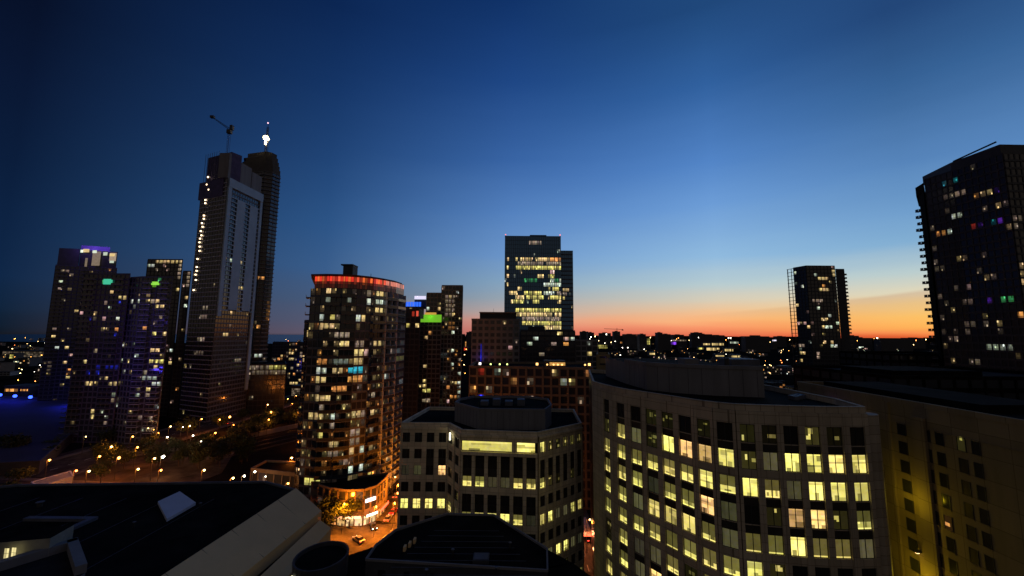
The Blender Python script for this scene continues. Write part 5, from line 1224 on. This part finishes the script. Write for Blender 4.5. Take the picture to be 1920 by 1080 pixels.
for lb, m_, (px, py), a in carsd:
    p = at_z(px, py, 0.08); c = make_car(lb, m_); c.location = (p.x, p.y, .08); c.rotation_euler = (0, 0, R(a))
# awning glow in the gap street
kz = empty('market_canopy', (21.5, 128, 0), 'pale red-lit canopy in the gap street between the two pale offices', 'canopy')
r = MB(); r.box(18.6, 23.6, 124, 134, 3.2, 3.5, mat('canopy_fabric', (.6, .5, .45), .8)); r.build('roof', kz)
for x in (18.9, 23.3):
    for y in (124.4, 133.6):
        r = MB(); r.tube((x, y, 0), (x, y, 3.2), .09, .09, metal); r.build('post', kz)
r = MB(); r.box(18.7, 23.4, 123.7, 123.9, 2.6, 3.2, glow('canopy_sign', (1, .2, .1), 1.2)); r.build('sign', kz)
point_light('canopy_light', (21, 122, 4.5), (1, .3, .12), 900, .4, kz)
point_light('canopy_light', (21.5, 112, 5), (1, .3, .1), 700, .4, kz)

# ================================================================== TREES
def make_tree(label, h, rad, seed, nleaf=520, name='broadleaf_tree', conif=False, ls=.55):
    rn = random.Random(seed)
    rt = empty(name, (0, 0, 0), label, 'tree', 'street and park trees')
    t = MB(); t.tube((0, 0, 0), (0.1, .05, h * .45), .22, .14, barkm, 7)
    limbs = []
    for k in range(6):
        a = k * 1.05 + rn.random() * .5; z0 = h * (.28 + .05 * k / 2); e = (math.cos(a) * rad * .6, math.sin(a) * rad * .6, h * (.55 + .06 * k))
        t.tube((0.05, 0, z0), e, .10, .03, barkm, 5); limbs.append(e)
    t.build('trunk', rt)
    c = MB()
    cl = [Vector(e) for e in limbs] + [Vector((rn.uniform(-.6, .6) * rad, rn.uniform(-.6, .6) * rad, h * rn.uniform(.45, .9))) for _ in range(7)]
    for k in range(nleaf):
        ce = rn.choice(cl); d = Vector((rn.gauss(0, 1), rn.gauss(0, 1), rn.gauss(0, .8))); d = d.normalized() * (rn.random() ** .5) * rad * .48
        p = ce + d; a = Vector((rn.uniform(-1, 1), rn.uniform(-1, 1), rn.uniform(-1, 1))).normalized(); b_ = a.orthogonal().normalized(); s_ = ls * rn.uniform(.5, 1.2)
        c.face([p + a * s_, p + b_ * s_ * .6, p - a * s_, p - b_ * s_ * .6], leafm)
    c.build('crown', rt); return rt
tp = [make_tree('dark leafy broad tree in the unlit park strips', 9, 4.2, 1), make_tree('dark leafy broad tree in the unlit park strips', 11, 5, 2, 640), make_tree('dark leafy broad tree in the unlit park strips', 7.5, 3.2, 3, 420)]
for t in tp: t['group'] = 'dark park trees'
tk = [children_of(t) for t in tp]
rn = random.Random(5)
spotsT = []
for i in range(62):   # strip between avenue and the low wall
    f = rn.random(); y = 215 + f * 130; spotsT.append((-160 + f * 10 + rn.uniform(-11, 13) , y + rn.uniform(-4, 4)))
for i in range(26): spotsT.append((rn.uniform(-185, -110), rn.uniform(186, 206)))
for i in range(40): spotsT.append((rn.uniform(-150, -52), rn.uniform(94, 132)))
for i in range(14): spotsT.append((-183 + rn.uniform(-1, 1), 190 + i * 24))
for i in range(10): spotsT.append((-218, 200 + i * 26))
for i in range(26): spotsT.append((rn.uniform(-250, -160), rn.uniform(120, 168)))
for i in range(30): spotsT.append((rn.uniform(-330, -225), rn.uniform(182, 225)))
for (px, py) in ((640, 985), (628, 972), (612, 1000), (655, 990), (720, 925), (728, 915), (712, 915)):
    p = at_z(px, py, 0); spotsT.append((p.x, p.y))
hallx = lambda x, y: False
first = [True] * 3
for (x, y) in spotsT:
    k = rn.randrange(3)
    if first[k]: o = tp[k]; first[k] = False
    else: o = fast_copy(tp[k], tk[k])
    s_ = rn.uniform(.7, 1.15); o.location = (x, y, 0); o.scale = (s_, s_, s_ * rn.uniform(.8, 1.1)); o.rotation_euler = (0, 0, rn.uniform(0, 6.28))
# low retaining wall and dark yard behind the near roofs
wl_ = empty('retaining_wall', (-150, 260, 0), 'long low pale retaining wall between the dark park strip and the rail yard', 'wall')
r = MB(); pts = [(-190, 200), (-172, 212), (-150, 240), (-134, 272), (-112, 320), (-96, 360)]
for A, B in zip(pts[:-1], pts[1:]):
    L = math.dist(A, B); u = ((B[0]-A[0])/L, (B[1]-A[1])/L); n = (u[1], -u[0]); r.slab(A, u, n, 0, L, 0, .5, 0, 2.6, greywall)
r.build('wall', wl_)
r = MB()
for k in range(4):
    for s_ in (0, 1.5):
        A, B = (-165 + k * 9 + s_, 205), (-95 + k * 9 + s_, 330); L = math.dist(A, B); u = ((B[0]-A[0])/L, (B[1]-A[1])/L); n = (u[1], -u[0]); r.slab(A, u, n, 0, L, 0, .12, .02, .18, metal)
tag(r.build('railway_track'), kind='structure')
# pale flat roofs beside the avenue
for (lb, pts, z) in (('pale flat-roofed kiosk row beside the orange avenue', [(58, 905), (132, 884), (138, 893), (72, 914)], 4), ('small white flat roof with two vents below the kiosk row', [(52, 916), (96, 912), (98, 926), (54, 928)], 4)):
    q = [P2_(x, y, z) for x, y in pts][::-1]
    ar = sum(q[i][0] * q[(i + 1) % 4][1] - q[(i + 1) % 4][0] * q[i][1] for i in range(4))
    if ar < 0: q = q[::-1]
    b = Bld('kiosk', lb, 'kiosk', q, 0, z, white, roofm=mat('pale_roof', (.30, .29, .27), .9), parapet=.3); b.finish()
    point_light('kiosk_light', (q[0][0], q[0][1] - 2, 7), (1, .7, .4), 90, .3)

# ================================================================== FAR CITY
rn = random.Random(21)
lowp = []
def low_proto(i):
    w, d, h = rn.uniform(12, 26), rn.uniform(10, 18), rn.choice((6, 7, 9, 12, 15, 18))
    b = Bld('low_building', 'low dark flat-roofed building with a few lit windows in the far city', 'building', [(-w / 2, -d / 2), (w / 2, -d / 2), (w / 2, d / 2), (-w / 2, d / 2)], 0, h, rn.choice((greywall, brick, slate, darkwall)), group='low buildings of the far city', parapet=.5)
    b.rnd = random.Random(i)
    b.face((-w / 2, -d / 2), (w / 2, -d / 2), fh=3.1, bay=3.4, pier=.6, band=1.2, cells=(2, 1)); b.face((-w / 2, d / 2), (-w / 2, -d / 2), fh=3.1, bay=3.4, pier=.6, band=1.2, cells=(2, 1))
    for q in b.wins: q['area'] = 0
    b.rand(.13, 'wwoockd', .3, 1.8, 'sf')
    rt = b.finish(); rt.location = (0, 0, 0)
    return rt
for i in range(9):
    rt = low_proto(i); lowp.append((rt, children_of(rt)))
def place_low(x, y, first=set()):
    k = rn.randrange(9)
    if k in first: o = fast_copy(*lowp[k])
    else: o = lowp[k][0]; first.add(k)
    s_ = rn.uniform(.8, 1.3); o.location = (x, y, 0); o.rotation_euler = (0, 0, rn.uniform(-.3, .3)); o.scale = (s_, s_, rn.uniform(.8, 1.25))
cnt = 0
for ring, (y0, y1, nn) in enumerate(((290, 420, 26), (420, 640, 52), (640, 1000, 66), (1000, 1700, 56), (1700, 3000, 40))):
    for k in range(nn):
        px = rn.uniform(1085, 1760) if rn.random() < .72 else (rn.uniform(-20, 110) if rn.random() < .5 else rn.uniform(490, 900))
        y = rn.uniform(y0, y1); x = X(px, y)
        if 960 > px and y < 460: continue
        if abs(x - 22) < 12 or (HX0 - 20 < x < HX1 + 40 and 360 < y < 430) or (-225 < x < -170) or (225 < x < 300 and 310 < y < 370): continue
        place_low(x, y); cnt += 1
# skyline bumps right on the horizon
sky_b = [(1096, 619, 10), (1108, 621, 8), (1135, 622, 14), (1157, 619, 8), (1182, 624, 16), (1238, 621, 6), (1250, 624, 10), (1272, 625, 14), (1308, 621, 12), (1316, 624, 26), (1345, 626, 18), (1420, 628, 30), (1600, 627, 14), (1612, 631, 30), (1680, 633, 40), (1716, 631, 24), (1060, 622, 16), (882, 620, 10), (1205, 624, 8), (1465, 628, 12)]
for (px, py, w) in sky_b:
    py += 2.5; w *= 1.5
    Y = rn.uniform(1500, 2400); x = X(px, Y); hw = w / 760 * Y / 2; zt = max(20, Z(px, py, Y))
    b = Bld('distant_tower', 'dark silhouetted block on the far horizon under the orange sky', 'building', [(x - hw, Y), (x + hw, Y), (x + hw, Y + 30), (x - hw, Y + 30)], 0, zt, darkwall, group='silhouetted blocks on the horizon', parapet=0)
    b.mb.box(x - hw * .4, x + hw * .3, Y + 4, Y + 20, zt + .01, zt + rn.uniform(1.5, 4), darkwall); b.finish()
# far wooded ridge along the horizon
r = MB(); rr = random.Random(9); px_ = -4200; hprev = 22
while px_ < 5200:
    w = rr.uniform(60, 160); hprev = max(12, min(24, hprev + rr.uniform(-4, 4))); y = 3900 + rr.uniform(-60, 60)
    if px_ > -1200: r.hexa([(px_, y, 0), (px_ + w, y, 0), (px_ + w, y + 60, 0), (px_, y + 60, 0)], [(px_ + w * .1, y + 8, hprev + 40), (px_ + w * .9, y + 8, hprev + 37), (px_ + w * .9, y + 50, hprev + 41), (px_ + w * .1, y + 50, hprev + 41)], groundm)
    px_ += w * .85
tag(r.build('hills'), kind='structure')
# wide lit low facades picked out on the plain
strips = [(1129,650,20,8,'y',.35),(1170,642,15,4,'o',.9),(1158,646,10,3,'d',.9),(1223,663,10,4,'w',.9),(1216,640,6,12,'y',.4),(1247,642,10,5,'x',1.2),(1259,643,18,6,'p',1.0),(1274,638,26,3,'d',1.0),(1325,645,13,4,'w',.8),(1346,645,22,5,'w',.7),(1314,653,10,4,'y',.8),(1337,654,24,6,'w',.7),(1367,656,16,5,'w',.6),(1350,667,16,3,'w',.9),(1380,668,18,4,'w',.9),(1377,642,16,4,'c',1.1),(1452,638,8,3,'x',.8),(1615,652,9,6,'c',1.6),(1624,654,6,4,'k',1.2),(1657,642,8,4,'g',1.3),(1667,642,7,4,'g',1.3),(1676,642,8,4,'g',1.3),(1647,636,5,4,'o',1.2),(1476,690,14,3,'d',.8),(1102,650,12,6,'d',.3),(1638,673,5,3,'k',.8),(50,664,90,10,'d',.25),(22,668,8,8,'y',.6),(30,678,10,3,'c',.7),(21,731,24,6,'o',1.0),(45,731,14,4,'o',.9),(72,729,24,3,'d',1.0),(76,663,10,3,'k',.6),(876,645,8,10,'o',.8),(873,654,6,6,'r',.8),(560,735,26,14,'d',.4)]
cn = {'y': 'yellow', 'o': 'orange', 'd': 'dull brown', 'w': 'warm', 'x': 'white', 'p': 'violet', 'c': 'pale green', 'g': 'green', 'k': 'pinkish', 'r': 'red'}
sn = {}
for i, (px, py, w, h, c, s_) in enumerate(strips):
    zc = 8.0; p = at_z(px, py, zc) if py > 636 else at_y(px, py, 1800); Y = min(p.y, 1900); p = at_y(px, py, Y)
    hw = w / 760 * Y / 2; hh = h / 760 * Y / 2
    k = cn[c]; sn[k] = sn.get(k, 0) + 1
    rt = empty('lit_building', (p.x, Y, 0), 'low distant building with a %s lit front' % k, 'building', 'distant buildings with a %s lit front' % k)
    top = max(p.z + hh + 1.5, 3)
    r = MB(); r.box(p.x - hw - 1, p.x + hw + 1, Y + .3, Y + 16, 0, top, darkwall); r.box(p.x - hw - 1.5, p.x + hw + 1.5, Y - .4, Y + 16.5, top, top + .5, darkwall); r.build('wall', rt)
    n_ = max(1, int(w / 2.2)); r = MB(); rc = random.Random(i)
    for a in range(n_):
        for rw_ in range(max(1, int(h / 3.2))):
            nr = max(1, int(h / 3.2)); x0 = p.x - hw + 2 * hw * a / n_; z0 = p.z - hh + 2 * hh * rw_ / nr; v = s_ * rc.choice((.25, .7, 1.0, 1.6)); cc = PAL[c]
            r.face([(x0 + hw / n_ * .15, Y + .1, z0), (x0 + 2 * hw / n_ * .85, Y + .1, z0), (x0 + 2 * hw / n_ * .85, Y + .1, z0 + 2 * hh / nr * .8), (x0 + hw / n_ * .15, Y + .1, z0 + 2 * hh / nr * .8)], PANE, tuple(q * v for q in cc))
    r.build('window', rt, attr=True)
# far street lamps: exact ones first, then a scatter over the plain
farl = [(1108,632,'c'),(1116,631,'w'),(1137,627,'c'),(1146,642,'w'),(1167,652,'c'),(1177,652,'c'),(1102,662,'c'),(1105,668,'c'),(1120,666,'c'),(1095,684,'w'),(1104,688,'o'),(1107,690,'o'),(1113,706,'o'),(1121,692,'c'),(1148,675,'g'),(1148,683,'g'),(1153,683,'y'),(1150,690,'y'),(1155,685,'c'),(1163,666,'c'),(1217,646,'y'),(1233,637,'c'),(1370,634,'c'),(1366,634,'c'),(1434,685,'w'),(1443,684,'w'),(1443,699,'o'),(1446,686,'w'),(1464,676,'r'),(1466,680,'r'),(1564,676,'w'),(1560,682,'w'),(1523,705,'c'),(1502,703,'o'),(1502,716,'w'),(1547,709,'w'),(1541,717,'w'),(1580,700,'w'),(1487,732,'c'),(1610,669,'c'),(1560,699,'w'),(1639,636,'o'),(1645,634,'c'),(23,654,'w'),(18,661,'r'),(25,664,'y'),(34,713,'o'),(66,715,'r'),(14,724,'w'),(52,663,'r'),(66,663,'r'),(78,666,'o'),(41,693,'y'),(38,700,'y'),(65,697,'c'),(75,685,'c'),(108,654,'c'),(872,700,'o'),(870,684,'w'),(874,655,'o'),(871,665,'w'),(877,648,'o'),(1208,655,'c'),(1244,652,'c')]
fp_ = {}
for c in 'owcrgy':
    fp_[c] = None
def place_far(px, py, c, k=1.0):
    zh = 8.5; p = at_z(px, py, zh) if py > 637 else at_y(px, py, 1700)
    if p.y > 2600: p = at_y(px, py, 1700)
    if fp_[c] is None:
        rt = empty('street_lamp', (0, 0, 0), 'tiny distant street lamp glowing %s out on the dark city plain' % (WORD.get(c) or 'green'), 'street lamp', 'distant %s street lamps' % (WORD.get(c) or 'green'))
        r = MB(); r.tube((0, 0, -8.5), (0, 0, -.25), .1, .08, metal, 4); r.build('pole', rt)
        r = MB(); ball(r, (0, 0, .1), .42, glow('far_bulb_' + c, PAL2[c], 10), 6); r.build('lamp_head', rt)
        fp_[c] = (rt, children_of(rt)); o = rt
    else: o = fast_copy(*fp_[c])
    sc_ = max(.6, p.y / 420) * k; o.location = p; o.scale = (sc_, sc_, max(1, p.z / 8.5) if sc_ < 1.6 else max(sc_ * .8, p.z / 8.5))
for (px, py, c) in farl: place_far(px, py, c, 1.1)
for i in range(150):
    t = rn.random()
    px = rn.uniform(1080, 1740) if t < .62 else (rn.uniform(0, 100) if t < .74 else rn.uniform(400, 900))
    py = 633 + abs(rn.gauss(0, 1)) * 26 + (3 if px > 1400 else 0)
    if py > 730: continue
    place_far(px, py, rn.choice('ooowwwccry'), rn.uniform(.35, .8))
# distant tower crane against the glow
dc = empty('tower_crane', (X(1157, 1500), 1500, 0), 'tiny distant tower crane silhouetted on the horizon left of the sunset', 'crane')
r = MB(); zx = X(1157, 1500); zj = Z(1150, 617, 1500); r.tube((zx, 1500, 0), (zx, 1500, zj + 4), 1.0, .8, metal, 4); r.build('tower_mast', dc)
r = MB(); r.tube((X(1133, 1500), 1500, zj + 1), (X(1168, 1500), 1500, zj - 1), .7, .7, metal, 4); r.box(X(1166, 1500), X(1169, 1500), 1499, 1501, zj - 5, zj - 1, metal); r.build('jib', dc)
# gridded rail under name checks
for o in list(bpy.data.objects):
    if o.get('label') and len(o['label'].split()) > 16: print('LONG', o['label'])
